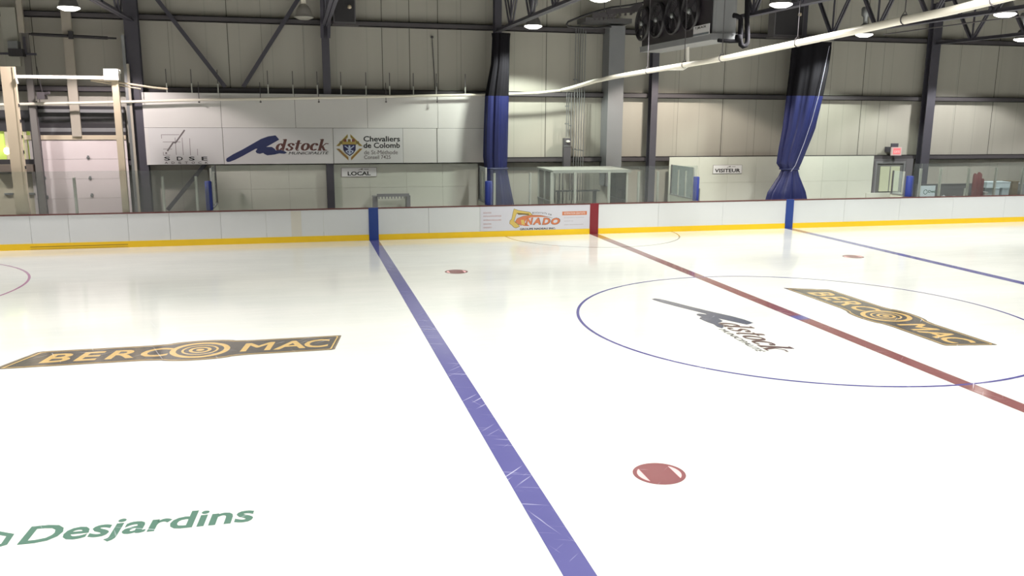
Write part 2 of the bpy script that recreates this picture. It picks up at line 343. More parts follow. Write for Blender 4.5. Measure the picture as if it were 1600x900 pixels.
def spot(x, y, lab):
    b = MB(); b.ring((0, 0), .255, .305, (x, y, ZP), X1, Y1, n=64)
    h = .185; a = math.acos(h/.255); pts = []
    for k in range(17): t = a+(PI-2*a)*k/16; pts.append((.257*math.cos(t), .257*math.sin(t)))
    for k in range(17): t = PI+a+(PI-2*a)*k/16; pts.append((.257*math.cos(t), .257*math.sin(t)))
    b.prism(pts, (x, y, ZP), X1, Y1, 0); o = paint('faceoff_spot', b, P_DOT, lab)
    b = MB()
    for sgn in (1, -1):
        seg = [(sgn*.256*math.cos(t), .256*math.sin(t)) for t in [-a+2*a*k/12 for k in range(13)]]
        b.prism(seg, (x, y, ZP+.0003), X1, Y1, 0)
    b.build('pale_crescent', P_PINK, o)
p = AZ(1030, 740, 0); spot(p.x, p.y, 'large red faceoff spot between the blue line and the circle, nearest')
p = AZ(713, 424.5, 0); spot(p.x, p.y, 'red faceoff spot below the excavation advertisement')
p = AZ(1333, 401, 0); spot(p.x, p.y, 'red faceoff spot below the knotted curtain, beyond the red line')

def berco(O, U, V, lab):
    """long slanted banner with a round emblem; U along the reading direction, V up; extents u -2.75..2.75, v -.5..+.5, emblem at u=.3"""
    def outline(k):
        e = .5-k; r = .66-k; cx = .27; out = []
        sl = lambda v: .13+.32*v
        hw = math.sqrt(max(0, r*r-e*e))*1.35
        out += [(-2.66+k*1.6-.17, -e), (-2.70+k*1.2-.15, -e+.02)] if k == 0 else [(-2.83+k*1.9, -e)]
        out = out[::-1] if k == 0 else out
        bot = [(cx-hw-.25, -e)]+[(cx+hw*math.sin(t)*1.0, -e-(r-e)*math.cos(t)) for t in [(-75+150*i/12)*PI/180 for i in range(13)]]+[(cx+hw+.25, -e)]
        right = [(2.50-k*1.0, -e), (2.56-k*1.05, -e+.03), (2.72-k*1.15, e-.03), (2.70-k*1.2, e)]
        top = [(cx+hw+.25, e)]+[(cx-hw*math.sin(t), e+(r-e)*math.cos(t)) for t in [(-75+150*i/12)*PI/180 for i in range(13)]]+[(cx-hw-.25, e)]
        left = [(-2.36+k*1.1, e), (-2.44+k*1.2, e-.03)]
        return out+bot+right+top+left
    b = MB(); b.prism(outline(0), O, U, V, 0); o = paint('rink_logo', b, P_GREY, lab)
    N = Vector(U).cross(Vector(V)).normalized()
    b = MB(); b.prism(outline(.028), O+N*.0004, U, V, 0, 0); b.prism(outline(.05), O+N*.0008, U, V, 0, 1)
    b.prism(outline(.075), O+N*.0012, U, V, 0, 2); b.build('logo_border', [P_DARK, P_GOLD, P_DARK], o)
    b = MB(); Q = O+N*.0016; nU, nV = Vector(U).normalized(), Vector(V).normalized()
    for ch, u, ww in (('B', -2.27, .44), ('E', -1.75, .42), ('R', -1.27, .46), ('C', -.73, .50), ('M', .92, .56), ('A', 1.46, .56), ('C', 2.0, .46)):
        text(b, ch, Q+nU*(u+.04)-nV*.27, U, V, w=ww, h=.54, shear=.16, bold=.02)
    b.build('lettering', P_GOLD, o)
    b = MB()
    for r0, r1 in ((.40, .50), (.27, .31), (.13, .19)): b.ring((.27, 0), r0, r1, Q, nU, nV, n=48)
    b.disc((.27, 0), .07, Q, nU, nV, n=16); b.build('round_emblem', P_GOLD, o)
berco(Vector((-11.98, .1, ZP)), X1, Y1, 'dark and gold banner logo lying left of the wide blue line')
berco(Vector((1.84, 0, ZP)), -Y1, X1, 'dark and gold banner logo inside the centre circle past the red line')

SW1 = [(354.5, 249.5), (355.5, 246.5), (366, 240), (380, 233), (395, 224.5), (409, 216.5), (420, 212.5), (431.5, 210.8), (434, 213.5), (437, 217.5), (431, 221), (414, 230.5), (400, 232), (380, 243), (368, 249), (360, 252), (356, 252.3)]
SW2 = [(399.8, 236), (403, 231.5), (408, 228), (416, 229), (425, 229), (429.5, 232), (431, 234.5), (439, 234), (445, 236), (448.3, 238.3), (444, 239.8), (436, 239.2), (429, 241), (417.5, 242.3), (413, 240), (411.5, 238.4), (406, 239.8), (401.5, 238.6)]
def adstock(O, U, V, sc, m_b, m_t, m_s, parent, d, thick=0, long=0, vs=1):
    """brush stroke mountain + serif word; local px coordinates around (430, 235)"""
    f = lambda P: [((x-430+(min(0, (x-400))*.28*long))*sc, (235-y)*sc*vs) for x, y in P]
    N = U.cross(V).normalized(); O = Vector(O)+N*d
    b = MB(); b.prism(f(SW1), O, U, V, thick); b.prism(f(SW2), O+N*.0002, U, V, thick)
    o1 = b.build('brush_stroke', m_b, parent)
    b = MB(); serif_word(b, 'dstock', O+N*.0005, U, V, 82*sc, 18*sc*vs, mi=0, d=thick, weight=1.1); b.build('lettering', m_t, parent)
    b = MB(); text(b, 'MUNICIPALIT\u00c9', O+U*(20.5*sc)-V*(6.2*sc*vs)+N*.0005, U, V, w=63*sc, h=5.6*sc*vs, shear=.25, bold=.012, d=thick); b.build('small_lettering', m_s, parent)
O = Vector((-1.89, -.02, ZP)); U = Vector((-.05, -1, 0)).normalized(); V = Vector((1, -.22, 0)).normalized()
b = MB(); f = lambda P: [((x-430+(min(0, (x-400))*.28))*.0262, (235-y)*.030) for x, y in P]
b.prism(f(SW1), O, U, V, 0); b.prism(f(SW2), O+Vector((0, 0, .0003)), U, V, 0)
o = paint('rink_logo', b, P_LOGOBLUE, 'slate brush stroke and brown serif word inside the centre circle before the red line')
b = MB(); serif_word(b, 'dstock', O+Vector((0, 0, .0008)), U, V, 82*.0262, 18*.030, weight=1.0); b.build('lettering', P_BROWN, o)
b = MB(); text(b, 'MUNICIPALIT\u00c9', O+U*(20.5*.0262)-V*(6.6*.030)+Vector((0, 0, .0008)), U, V, w=63*.0262, h=5.2*.03, shear=.25, bold=.015); b.build('small_lettering', P_DARK, o)

# green word near the camera
A = AZ(24.7, 853.5, 0); B = AZ(395, 816, 0); U = (B-A).normalized(); V = Vector((-U.y, U.x, 0))
b = MB(); text(b, 'Desjardins', A+Vector((0, 0, ZP))-V*.10, U, V, w=(B-A).length, h=.50, bold=.022, shear=.08)
o = paint('rink_logo', b, P_TEAL, 'large green lettering in the lower corner of the ice')
b = MB(); c = A-U*.28+V*.16+Vector((0, 0, ZP)); hexo = [(.22*math.cos(PI/3*k+PI/6), .22*math.sin(PI/3*k+PI/6)) for k in range(6)]
for k in range(6):
    p0, p1 = hexo[k], hexo[(k+1) % 6]; b.prism([p0, p1, (p1[0]*.68, p1[1]*.68), (p0[0]*.68, p0[1]*.68)], c, U, V, 0)
b.build('hexagon_emblem', P_TEAL, o)

# ------------------------------------------------------------------ dasher boards
BH = 1.03
boards = empty('dasher_boards', (0, YB, 0), 'white rink boards with yellow kickplate along the far side of the ice', 'rink boards')
edges = [-21.8, -20.2] + [AY(px, 350, YB).x for px in (47, 107, 200, 265, 345, 416)] + [-9.2, -BX, AY(670, 350, YB).x, AY(750, 350, YB).x, -.15, .15, 2.4, 4.9, 7.5, 9.9, 12.3, 14.7, 17.1, 19.5, 21.8]
for i, (x0, x1) in enumerate(zip(edges[:-1], edges[1:])):
    b = MB(); b.box((x0+.004, YB, 0), (x1-.004, YB+.06, BH)); b.build('board_panel', BOARD, boards)
b = MB(); b.box((AY(455, 350, YB).x, YB-.003, .2), (AY(471, 350, YB).x, YB, BH-.02)); b.build('cream_strip', BOARD2, boards)
def curve_strip(z0, z1, off0, off1, m, name, sx):
    b = MB(); vs = []; n = 16
    for i in range(n+1):
        t = PI/2*i/n
        for r, z in ((RC-off0, z0), (RC+off1, z0), (RC+off1, z1), (RC-off0, z1)):
            vs.append((sx*(21.8+r*math.sin(t)), YB-RC+r*math.cos(t), z))
    fs = []
    for i in range(n):
        for k in range(4):
            q = (4*i+k, 4*i+(k+1) % 4, 4*i+4+(k+1) % 4, 4*i+4+k); fs.append(q if sx < 0 else q[::-1])
    b.add(vs, fs); b.build(name, m, boards)
for sx in (1, -1):
    curve_strip(0, BH, 0, .06, BOARD, 'board_panel', sx); curve_strip(0, .19, .012, 0, YELLOW, 'kickplate', sx); curve_strip(BH, BH+.035, .015, .10, CAPR, 'cap_rail', sx)
b = MB()
for x0, x1 in ((-21.8, -BX-.155), (-BX+.155, -.155), (.155, BX-.155), (BX+.155, 21.8)): b.box((x0, YB-.012, 0), (x1, YB, .19))
g0, g1 = AY(47, 380, YB).x, AY(200, 380, YB).x
b.build('kickplate', YELLOW, boards)
b = MB(); b.box((g0, YB-.016, .085), (g1, YB-.012, .10)); b.box((g0, YB-.016, .02), (g1, YB-.012, .027)); b.build('gate_seal', mat('brown_seal', (120, 84, 40), .6), boards)
b = MB(); b.box((-21.8, YB-.015, BH), (21.8, YB+.10, BH+.035)); b.build('cap_rail', CAPR, boards)
for x, m, nm, lb in ((-BX, BLUEB, 'blue_stripe', 'blue stripe at the home bench end'), (BX, BLUEB, 'blue_stripe', 'blue stripe under the knotted curtain'), (0, REDB, 'red_stripe', 'dark red stripe at the centre line')):
    b = MB(); b.box((x-.155, YB-.02, 0), (x+.155, YB+.06, BH+.0355)); o = b.build(nm, m, boards); o['label'] = lb
# excavation advertisement (px 750..919 x 325..366)
a0 = AY(751, 340, YB).x; a1 = -.16
ad = MB(); ad.box((a0, YB-.006, .2), (a1, YB, BH-.005)); ad = ad.build('advertisement', mat('ad_plate', (206, 206, 216), .35, coat=.2), boards)
ad['label'] = 'white board advertisement with a yellow digger arm and an orange oval'
def adp(px, py): q = AY(px, py, YB-.006); return (q.x, q.z)
AO = Vector((0, YB-.006, 0)); AU = Vector((1, 0, 0)); AV = Vector((0, 0, 1))
def cropP(P): return [adp(740+x/8, 310+y/8) for x, y in P]     # traced on the board itself
b = MB()
b.prism(cropP([(505,130),(560,150),(700,172),(735,205),(700,212),(560,192),(535,190),(505,285),(560,330),(575,352),(530,370),(500,360),(480,335),(450,315),(455,275),(475,262),(492,180)]), AO, AU, AV, .002, 0)
b.prism(cropP([(540,180),(690,190),(700,205),(560,205)]), AO, AU, AV, .003, 1)
b.build('digger_arm', [EXYEL, OLIVE], ad)
b = MB(); P = cropP([(505,130),(560,150),(700,172),(735,205),(700,212),(560,192),(535,190),(505,285),(560,330),(575,352),(530,370),(500,360),(480,335),(450,315),(455,275),(475,262),(492,180)])
for p, q in zip(P, P[1:]+P[:1]): b.bar((p[0], YB-.009, p[1]), (q[0], YB-.009, q[1]), .012, .001, up=(0, 1, 0))
P = cropP([(600,342),(545,318),(520,290),(545,250),(620,222),(720,208),(840,212),(940,232),(985,246)])
for p, q in zip(P, P[1:]): b.bar((p[0], YB-.0095, p[1]), (q[0], YB-.0095, q[1]), .010, .001, up=(0, 1, 0))
b.build('dark_outline', OLIVE, ad)
b = MB(); b.prism(cropP([(520,290),(545,250),(620,222),(720,208),(840,212),(940,232),(840,232),(720,236),(660,262),(640,300),(700,345),(640,345),(560,325)]), AO, AU, AV, .003, 0)
b.prism(cropP([(590,268),(628,268),(640,330),(600,325)]), AO, AU, AV, .0035, 1)
b.build('orange_swoosh', [ORANGE, EXYEL], ad)
b = MB()
for ch, x, w_ in (('N', 652, 86), ('A', 738, 100), ('D', 858, 96), ('O', 968, 108)):
    q0 = adp(740+x/8, 310+328/8); q1 = adp(740+(x+w_)/8, 310+244/8)
    text(b, ch, (q0[0]-.012, YB-.0095, q0[1]-.010), AU, AV, w=q1[0]-q0[0]+.03, h=q1[1]-q0[1]+.02, shear=.2, bold=.05, mi=0)
    text(b, ch, (q0[0], YB-.0105, q0[1]), AU, AV, w=q1[0]-q0[0], h=q1[1]-q0[1], shear=.2, bold=.05, mi=1)
b.build('lettering', [BROWNP, ORANGE], ad)
b = MB(); q0 = adp(740+578/8, 310+396/8); q1 = adp(740+1025/8, 310+364/8)
text(b, 'GROUPE NADEAU INC.', (q0[0], YB-.009, q0[1]), AU, AV, w=q1[0]-q0[0], h=q1[1]-q0[1]+.01, bold=.035)
b.build('bottom_lettering', BLACKP, ad); b = MB()
for i, ch in enumerate('EXCAVATION'):
    t = i/9; px, py = 735+t*220, 193-40*math.sin(PI*(t*.9+.05))*.35+t*22; q = adp(740+px/8, 310+py/8)
    text(b, ch, (q[0], YB-.009, q[1]), (1, 0, -.12), (.12, 0, 1), w=.016 if ch == 'I' else .046, h=.055, bold=.03)
b.build('arched_lettering', BLACKP, ad)
for s_, y in (('EXCAVATION', 192), ('INSTALLATION SEPTIQUE', 236), ('MAT\u00c9RIAUX GRANULAIRES', 282), ('D\u00c9MOLITION', 330), ('D\u00c9NEIGEMENT', 374)):
    q = adp(740+122/8, 310+y/8); b = MB(); text(b, s_, (q[0], YB-.009, q[1]), AU, AV, w=.0285*len(s_)*(.92 if len(s_) > 12 else .84)*1.12, h=.052); b.build('red_lettering', PINKT, ad)
q0 = adp(740+1108/8, 310+212/8); q1 = adp(740+1416/8, 310+158/8)
b = MB(); b.box((q0[0], YB-.008, q0[1]), (q1[0], YB-.006, q1[1])); o = b.build('orange_plate', ORANGE, ad)
b = MB(); text(b, 'ESTIMATION GRATUITE', (q0[0]+.07, YB-.0095, q0[1]+.03), AU, AV, w=q1[0]-q0[0]-.13, h=q1[1]-q0[1]-.06, bold=.01)
b.build('lettering', WHITEP, o)
for s_, y, ww in (('groupenadeau excavation', 248, .72), ('adstock qc', 290, .33), ('www excavationnado', 334, .70)):
    q = adp(740+1130/8, 310+y/8); b = MB(); text(b, s_, (q[0], YB-.009, q[1]), AU, AV, w=ww, h=.035); b.build('small_lettering', GREYL, ad)

# ------------------------------------------------------------------ structure: columns, girts, trusses
def hbeam(b, x, y, z0, z1, w=.30, d=.32, t=.035, mi=0):
    b.box((x-w/2, y-d/2, z0), (x+w/2, y-d/2+t, z1), mi); b.box((x-w/2, y+d/2-t, z0), (x+w/2, y+d/2, z1), mi); b.box((x-t/2, y-d/2+t, z0), (x+t/2, y+d/2-t, z1), mi)
COLX = [(-20.95, .3), (-14.93, .42), (-8.84, .25), (-2.85, .25), (3.18, .26), (9.25, .28), (15.32, .40), (21.4, .3)]
CLAB = ['dark steel column left of the overhead door', 'broad dark steel column between the overhead door and the sign wall', 'dark steel column passing behind the lettered sign wall', 'dark steel column behind the straight hanging curtain',
        'slim dark steel column beside the grey duct', 'dark steel column behind the knotted curtain', 'dark steel column beside the lit exit sign', 'dark steel column at the far end past the stored boxes']
for (x, wd), lb in zip(COLX, CLAB):
    b = MB(); hbeam(b, x, YC+.09, -.03, ZR-.4, wd); o = b.build('steel_column', STEEL); tag(o, lb, 'column', 'wall columns')
for z, nm in ((2.42, 'lowest dark girt running along the far wall at door height'), (4.80, 'middle dark girt running along the far wall above the signs'), (7.10, 'highest dark girt running along the far wall under the trusses')):
    b = MB(); x0 = -17.7 if z < 3 else XL+.02
    xs = [x0]+[c[0] for c in COLX[1:]]+[XR-.02] if z < 3 else [x0]+[c[0] for c in COLX]+[XR-.02]
    b.box((x0, YW-.24, z+.07), (XR-.02, YW, z+.095)); b.box((x0, YW-.24, z-.095), (XR-.02, YW-.215, z+.095)); b.box((x0, YW-.24, z-.095), (XR-.02, YW, z-.07))
    tag(b.build('wall_girt', STEEL2), nm, 'girt', 'wall girts')
TLAB = {-14.93: 'dark roof truss over the overhead door', -8.84: 'dark roof truss in line with the column behind the sign wall', -2.85: 'dark roof truss above the straight curtain', 3.18: 'dark roof truss behind the ceiling cooler',
        9.25: 'dark roof truss above the knotted curtain', 15.32: 'dark roof truss above the exit sign column'}
for X, lb in TLAB.items():
    t = empty('roof_truss', (X, 0, 6.86), lb, 'truss', 'roof trusses'); ya, yb = YC-.08, -17.5
    zb, zt = 6.99, ZR-.28
    b = MB()
    for s_ in (-.06, .06): b.box((X+s_-.045, yb, zb-.06), (X+s_+.045, ya, zb+.06)) if False else b.box((X+s_-.05, yb, zb-.06), (X+s_+.05, ya, zb-.045)).box((X+s_*.5-.008, yb, zb-.045), (X+s_*.5+.008, ya, zb+.06))
    b.build('bottom_chord', STEEL, t)
    b = MB(); b.box((X-.11, yb, zt-.015), (X+.11, ya, zt+.015)).box((X-.03, yb, zt-.12), (X-.014, ya, zt-.015)).box((X+.014, yb, zt-.12), (X+.03, ya, zt-.015)); b.build('top_chord', STEEL, t)
    n0 = 13.5; k = 0
    while n0-2.55*k > yb+1.3:
        y = n0-2.55*k
        for s_ in (-1, 1):
            b = MB()
            for dx in (-.045, .045): b.bar((X+dx, y+s_*.06, zb+.02), (X+dx, y+s_*1.2, zt-.05), .045, .07)
            b.build('diagonal_web', STEEL, t)
        b = MB(); b.bar((X, y, zb+.02), (X, y, zt-.05), .05, .05); b.build('vertical_web', STEEL, t); k += 1
# V brace in the second bay, running down behind the sign wall
def brace(p, q, Y, lb):
    b = MB(); b.bar(AY(*p, Y), AY(*q, Y), .13, .09, up=(0, 1, 0)); tag(b.build('wall_brace', STEEL), lb, 'brace')
brace((240, -8), (352, 136), 15.62, 'dark diagonal brace falling from the broad column towards the sign wall')
brace((470, -8), (380, 136), 15.62, 'dark diagonal brace rising towards the unlit lamp')
brace((334, 240), (262, 328), 15.60, 'dark diagonal brace showing below the sign wall beside the blue pad')
# knee brace at the second column
b = MB()
for s_ in (-.11, .11): b.bar((-8.84+s_, YC-.1, 6.6), (-8.84+s_*1.2, YC-2.2, 8.3), .10, .12)
tag(b.build('knee_brace', STEEL), 'pair of dark bars rising towards the roof from the column behind the sign wall', 'brace')

# ------------------------------------------------------------------ lamps
def lamp(x, y, lit, tint, lab, group):
    zl = ZLAMP+.05; t = empty('high_bay_lamp', (x, y, zl), lab, 'lamp', group)
    c = (x, y, 0); r = .27
    bell = MB(); bell.lathe(c, [(.06, zl+.42), (.10, zl+.40), (.16, zl+.34), (.21, zl+.25), (.245, zl+.15), (r-.01, zl+.06), (r, zl+.05), (r, zl+.03), (r-.015, zl+.03), (.23, zl+.15), (.15, zl+.32), (.05, zl+.40)], 28)
    bell.build('reflector_bell', BELL if lit else BELLU, t)
    l_ = MB(); l_.lathe(c, [(r, zl+.05), (r+.02, zl+.04), (r+.02, zl+.02), (r-.02, zl-.005), (.15, zl-.045), (.001, zl-.06)], 28); l_.build('lens', LENS if lit else LENSOFF, t)
    h = MB(); h.lathe(c, [(.001, zl+.41), (.075, zl+.41), (.075, zl+.62), (.15, zl+.70), (.16, zl+.92), (.12, zl+.98), (.001, zl+.98)], 20); h.build('ballast_housing', PIPEW if not lit else GALV, t)
    h = MB(); h.tube([(x, y, zl+.98), (x, y, ZR)], .012, 6); h.build('hanger_rod', GALV, t)
    if lit:
        ld = bpy.data.lights.new('lamp_light', 'SPOT'); ld.shadow_soft_size = .22; ld.energy = LAMP_W; ld.color = tint; ld.spot_size = math.radians(LAMP_SPREAD); ld.spot_blend = .18
        lo = bpy.data.objects.new('lamp_light', ld); COL.objects.link(lo); lo.parent = t; lo.location = (0, 0, -.16)
VIS = {0: 'lit high bay lamp over the overhead door', 1: 'unlit bell lamp beside the column behind the sign wall', 2: 'lit high bay lamp just right of the straight curtain', 4: 'lit high bay lamp beside the knotted curtain top',
       5: 'lit high bay lamp at the right edge over the stored boxes', 6: 'lit high bay lamp between the straight curtain and the cooler', 7: 'lit high bay lamp right of the cooler', 8: 'lit high bay lamp above the long white pipe at the right'}
for i, (x, y, lit, tint) in enumerate(LAMPS): lamp(x, y, lit, tint, VIS.get(i, 'lit high bay lamp of the rows beyond the picture'), 'high bay lamps' if i in VIS else 'high bay lamps out of view')

# ------------------------------------------------------------------ sign wall
SY = 15.33
sx0, sx1 = AY(219, 141, SY).x, AY(762, 200, SY).x; sz0, sz1 = 2.36, AY(500, 147, SY).z
sx0 = AY(225, 200, SY).x
sw = empty('sign_wall', ((sx0+sx1)/2, SY, sz0), 'long white sign wall of large panels mounted above the home bench', 'sign wall')
mid = AY(500, 200, SY).z
def panels(z0, z1, pxs, py):
    xs = [sx0]+[AY(p, py, SY).x for p in pxs]+[sx1]
    for a, c in zip(xs[:-1], xs[1:]): b = MB(); b.box((a+.006, SY, z0+.005), (c-.006, SY+.05, z1-.005)); b.build('white_panel', WHITEP, sw)
panels(mid, sz1, (345, 461, 574, 684), 172); panels(sz0, mid, (349, 521, 630, 683), 230)
b = MB(); b.box((sx0, SY+.05, sz0), (sx1, SY+.09, sz1)); b.build('backing_frame', mat('grey_backing', (84, 82, 82), .8), sw)
b = MB(); q = AY(683, 230, SY).x; b.box((q-.012, SY-.004, sz0), (q+.012, SY, mid)); b.build('dark_joint', SEAM, sw)
SU, SV = Vector((1, 0, 0)), Vector((0, 0, 1))
def splate(x0p, x1p, lab):
    x0, x1 = AY(x0p, 230, SY).x, AY(x1p, 230, SY).x
    b = MB(); b.box((x0+.01, SY-.012, sz0+.01), (x1-.01, SY, mid-.01)); o = b.build('sponsor_sign', GREYSIGN); return tag(o, lab, 'sign', 'signs on the sign wall')
FY = SY-.012
s1 = splate(233, 349, 'white sign with four wide black letters under a thin rising graph line')
s2 = splate(350, 520, 'white sign with a navy brush stroke and brown serif lettering')
s3 = splate(521, 630, 'white sign with a gold diamond crest and black lettering')
def sp(px, py): q = AY(px, py, FY); return (q.x, q.z)
def at(px, py, dy=0): q = AY(px, py, FY); return Vector((q.x, FY-dy, q.z))
# sign 1
def line(b, P, wd, mi=0, th=.004):
    for p, q in zip(P[:-1], P[1:]): b.bar(at(*p, .002), at(*q, .002), wd, th, mi, up=(0, 1, 0))
c1 = lambda x, y: (240+x/10, 195+y/10)
b = MB(); line(b, [c1(215, 412), c1(312, 268), c1(340, 285), c1(485, 80)], .045); b.disc(sp(*c1(197, 443)), .03, (0, FY, 0), SU, SV, .004, 14); b.build('graph_line', GREYP, s1)
b = MB()
for P in ([(125, 215), (120, 155), (400, 155)], [(145, 268), (420, 268)], [(150, 380), (290, 380)], [(150, 425), (155, 475), (260, 475)], [(335, 200), (355, 470)], [(445, 200), (465, 475)], [(562, 210), (577, 478)], [(683, 375), (688, 478)]):
    line(b, [c1(*p) for p in P], .018, th=.002)
b.build('graph_grid', GREYL, s1)
b = MB()
for ch, x, in (('S', 168), ('D', 365), ('S', 553), ('E', 752)):
    a = at(*c1(x, 558), .001); text(b, ch, a, SU, SV, w=.185, h=.125, bold=.02, d=.002)
b.build('lettering', BLACKP, s1)
b = MB()
for i, ch in enumerate('ADSTOCK'):
    a = at(*c1(175+i*105, 610), .001); text(b, ch, a, SU, SV, w=.10, h=.075, bold=.02, d=.002)
b.build('small_lettering', GREYP, s1)
# sign 2
O2 = at(430, 235.5); sc2 = (at(514, 235)-at(430, 235)).x/84
adstock(O2, SU, SV, sc2, NAVY, BROWNP, BLACKP, s2, .001, .003)
# sign 3: crest
cc = at(546, 230.2); R_ = .5*(at(566.5, 230)-at(525, 230)).x
b = MB()
for sx in (1, -1):
    for sz in (1, -1):
        g = .045
        b.prism([(sx*g, sz*R_), (sx*R_, sz*g), (sx*R_*.74, sz*g), (sx*g, sz*R_*.74)], cc, SU, SV, .003, 0)
        b.prism([(sx*g, sz*R_*.92), (sx*R_*.92, sz*g), (sx*R_*.84, sz*g), (sx*g, sz*R_*.84)], cc-Vector((0, .001, 0)), SU, SV, .003, 1 if sz > 0 else 2)
b.build('diamond_border', [GOLD, OLIVE, REDP], s3)
b = MB()
for k in range(5):
    x = -R_*.62+k*R_*.31; b.prism([(x-R_*.13, R_*.25), (x+R_*.13, R_*.25), (x+R_*.10, R_*(.62 if k in (1, 2, 3) else .46)), (x-R_*.10, R_*(.62 if k in (1, 2, 3) else .46))], cc-Vector((0, .002, 0)), SU, SV, .003, k % 2)
b.prism([(-R_*.55, R_*.18), (R_*.55, R_*.18), (R_*.5, R_*.42), (-R_*.5, R_*.42)], cc-Vector((0, .0025, 0)), SU, SV, .003, 2); b.build('crest_castle', [OLIVE, REDP, GOLD], s3)
b = MB(); b.prism([(-R_*.48, R_*.22), (R_*.48, R_*.22), (R_*.46, -R_*.2), (R_*.3, -R_*.45), (0, -R_*.66), (-R_*.3, -R_*.45), (-R_*.46, -R_*.2)], cc-Vector((0, .004, 0)), SU, SV, .003); b.build('shield', SHIELD, s3)
b = MB(); b.prism([(-.03, R_*.14), (.03, R_*.14), (.035, -R_*.5), (0, -R_*.58), (-.035, -R_*.5)], cc-Vector((0, .006, 0)), SU, SV, .002)
for sx in (1, -1): b.bar(cc+Vector((sx*.16, -.009, .05)), cc+Vector((-sx*.13, -.009, -.16)), .035, .003, up=(0, 1, 0))
b.ring((0, -R_*.22), .10, .13, cc-Vector((0, .010, 0)), SU, SV, n=20, a0=PI, a1=2*PI); b.build('shield_emblem', PALEB, s3)
for s_, px, py, w_, h_, m, bd in (('Chevaliers', 568, 221.3, 57, 8.9, BLACKP, .022), ('de Colomb', 568, 231.4, 57, 8.9, BLACKP, .022), ('de St-M\u00e9thode', 569, 241.3, 52.5, 6.8, GREYP, .012), ('Conseil 7425', 569, 248.6, 41.5, 6.2, GREYP, .012)):
    a = at(px, py, .001); c = at(px+w_, py, .001); b = MB(); text(b, s_, a, SU, SV, w=(c-a).x, h=h_*sc2, bold=bd, d=.002); b.build('lettering', m, s3)
# hanger rods standing on the sign wall
xs = [261, 300, 341, 419, 458, 496, 533, 572, 609, 646, 682, 727]
for i, px in enumerate(xs):
    q = AY(px, 143, SY+.07); b = MB(); b.box((q.x-.018, SY+.05, sz1-.03), (q.x+.018, SY+.09, sz1+.30), 0).box((q.x-.012, SY+.06, sz1+.30), (q.x+.012, SY+.085, sz1+.75), 1)
    b.build('hanger_rod', [ALU, STEEL2], sw)
b = MB(); q = AY(675, 58, 15.9); q2 = AY(680, 140, 15.9); b.tube([q, q2], .015, 6); b.lathe((q.x, q.y, q.z), [(.001, .05), (.05, .03), (.05, -.03), (.001, -.05)], 12)
tag(b.build('conduit_drop', STEEL2), 'thin dark rod with a round head on the wall above the sign wall', 'conduit')

# ------------------------------------------------------------------ liner panels behind the benches
def liner(p0, p1, zt, lab, Y=15.50):
    x0, x1 = AY(p0, 300, Y).x, AY(p1, 300, Y).x
    b = MB(); n = max(2, round((x1-x0)/1.25))
    for k in range(n):
        a = x0+(x1-x0)*k/n; c = x0+(x1-x0)*(k+1)/n
        b.box((a+.003, Y, -.03), (c-.003, Y+.03, 1.5)); b.box((a+.003, Y, 1.505), (c-.003, Y+.03, zt))
    return tag(b.build('bench_liner', WHITEG), lab, 'wall lining')
liner(332, 511, 2.32, 'white wall lining behind the home bench, left of the dark column'); liner(520, 747, 2.32, 'white wall lining behind the home bench under the small black lettered sign'); liner(1044, 1223, 2.50, 'white wall lining behind the visitor bench, left of the knotted curtain'); liner(1243, 1361, 2.50, 'white wall lining behind the visitor bench, right of the knotted curtain')
def small_sign(txt, px0, px1, py0, py1, Y, lab):
    a = AY(px0, py1, Y); c = AY(px1, py0, Y); b = MB(); b.box((a.x, Y-.012, a.z), (c.x, Y, c.z)); o = tag(b.build('bench_sign', mat('bench_sign_plate', (236, 236, 238), .4)), lab, 'sign', 'bench signs')
    b = MB(); b.box((a.x-.012, Y-.008, a.z-.012), (c.x+.012, Y, c.z+.012)); b.build('thin_border', GREYL, o)
    b = MB(); H = c.z-a.z; W = c.x-a.x; text(b, txt, (a.x+W*.17, Y-.013, a.z+H*.12), SU, SV, w=W*.66 if txt == 'LOCAL' else W*.9, h=H*.46, bold=.03, d=.002) if txt == 'LOCAL' else text(b, txt, (a.x+W*.05, Y-.013, a.z+H*.12), SU, SV, w=W*.9, h=H*.46, bold=.03, d=.002)
    b.build('lettering', BLACKP, o)
    b = MB(); k = W/54*.012/.012; s_ = W/160; O = Vector((a.x+W*.60, Y-.013, a.z+H*.80)); f = lambda P: [((x-430)*s_*.26, (235-y)*s_*.20) for x, y in P]
    b.prism(f(SW1), O, SU, SV, .002); b.prism(f(SW2), O, SU, SV, .0025); b.prism([(s_*8, 0), (s_*28, 0), (s_*28, s_*2), (s_*8, s_*2)], O, SU, SV, .002); b.build('tiny_logo', GREYP, o)
small_sign('LOCAL', 534, 588, 262, 276, 15.49, 'small white sign reading LOCAL over the home bench')
small_sign('VISITEUR', 1114, 1159, 258, 271, 15.49, 'small white sign reading VISITEUR over the visitor bench')

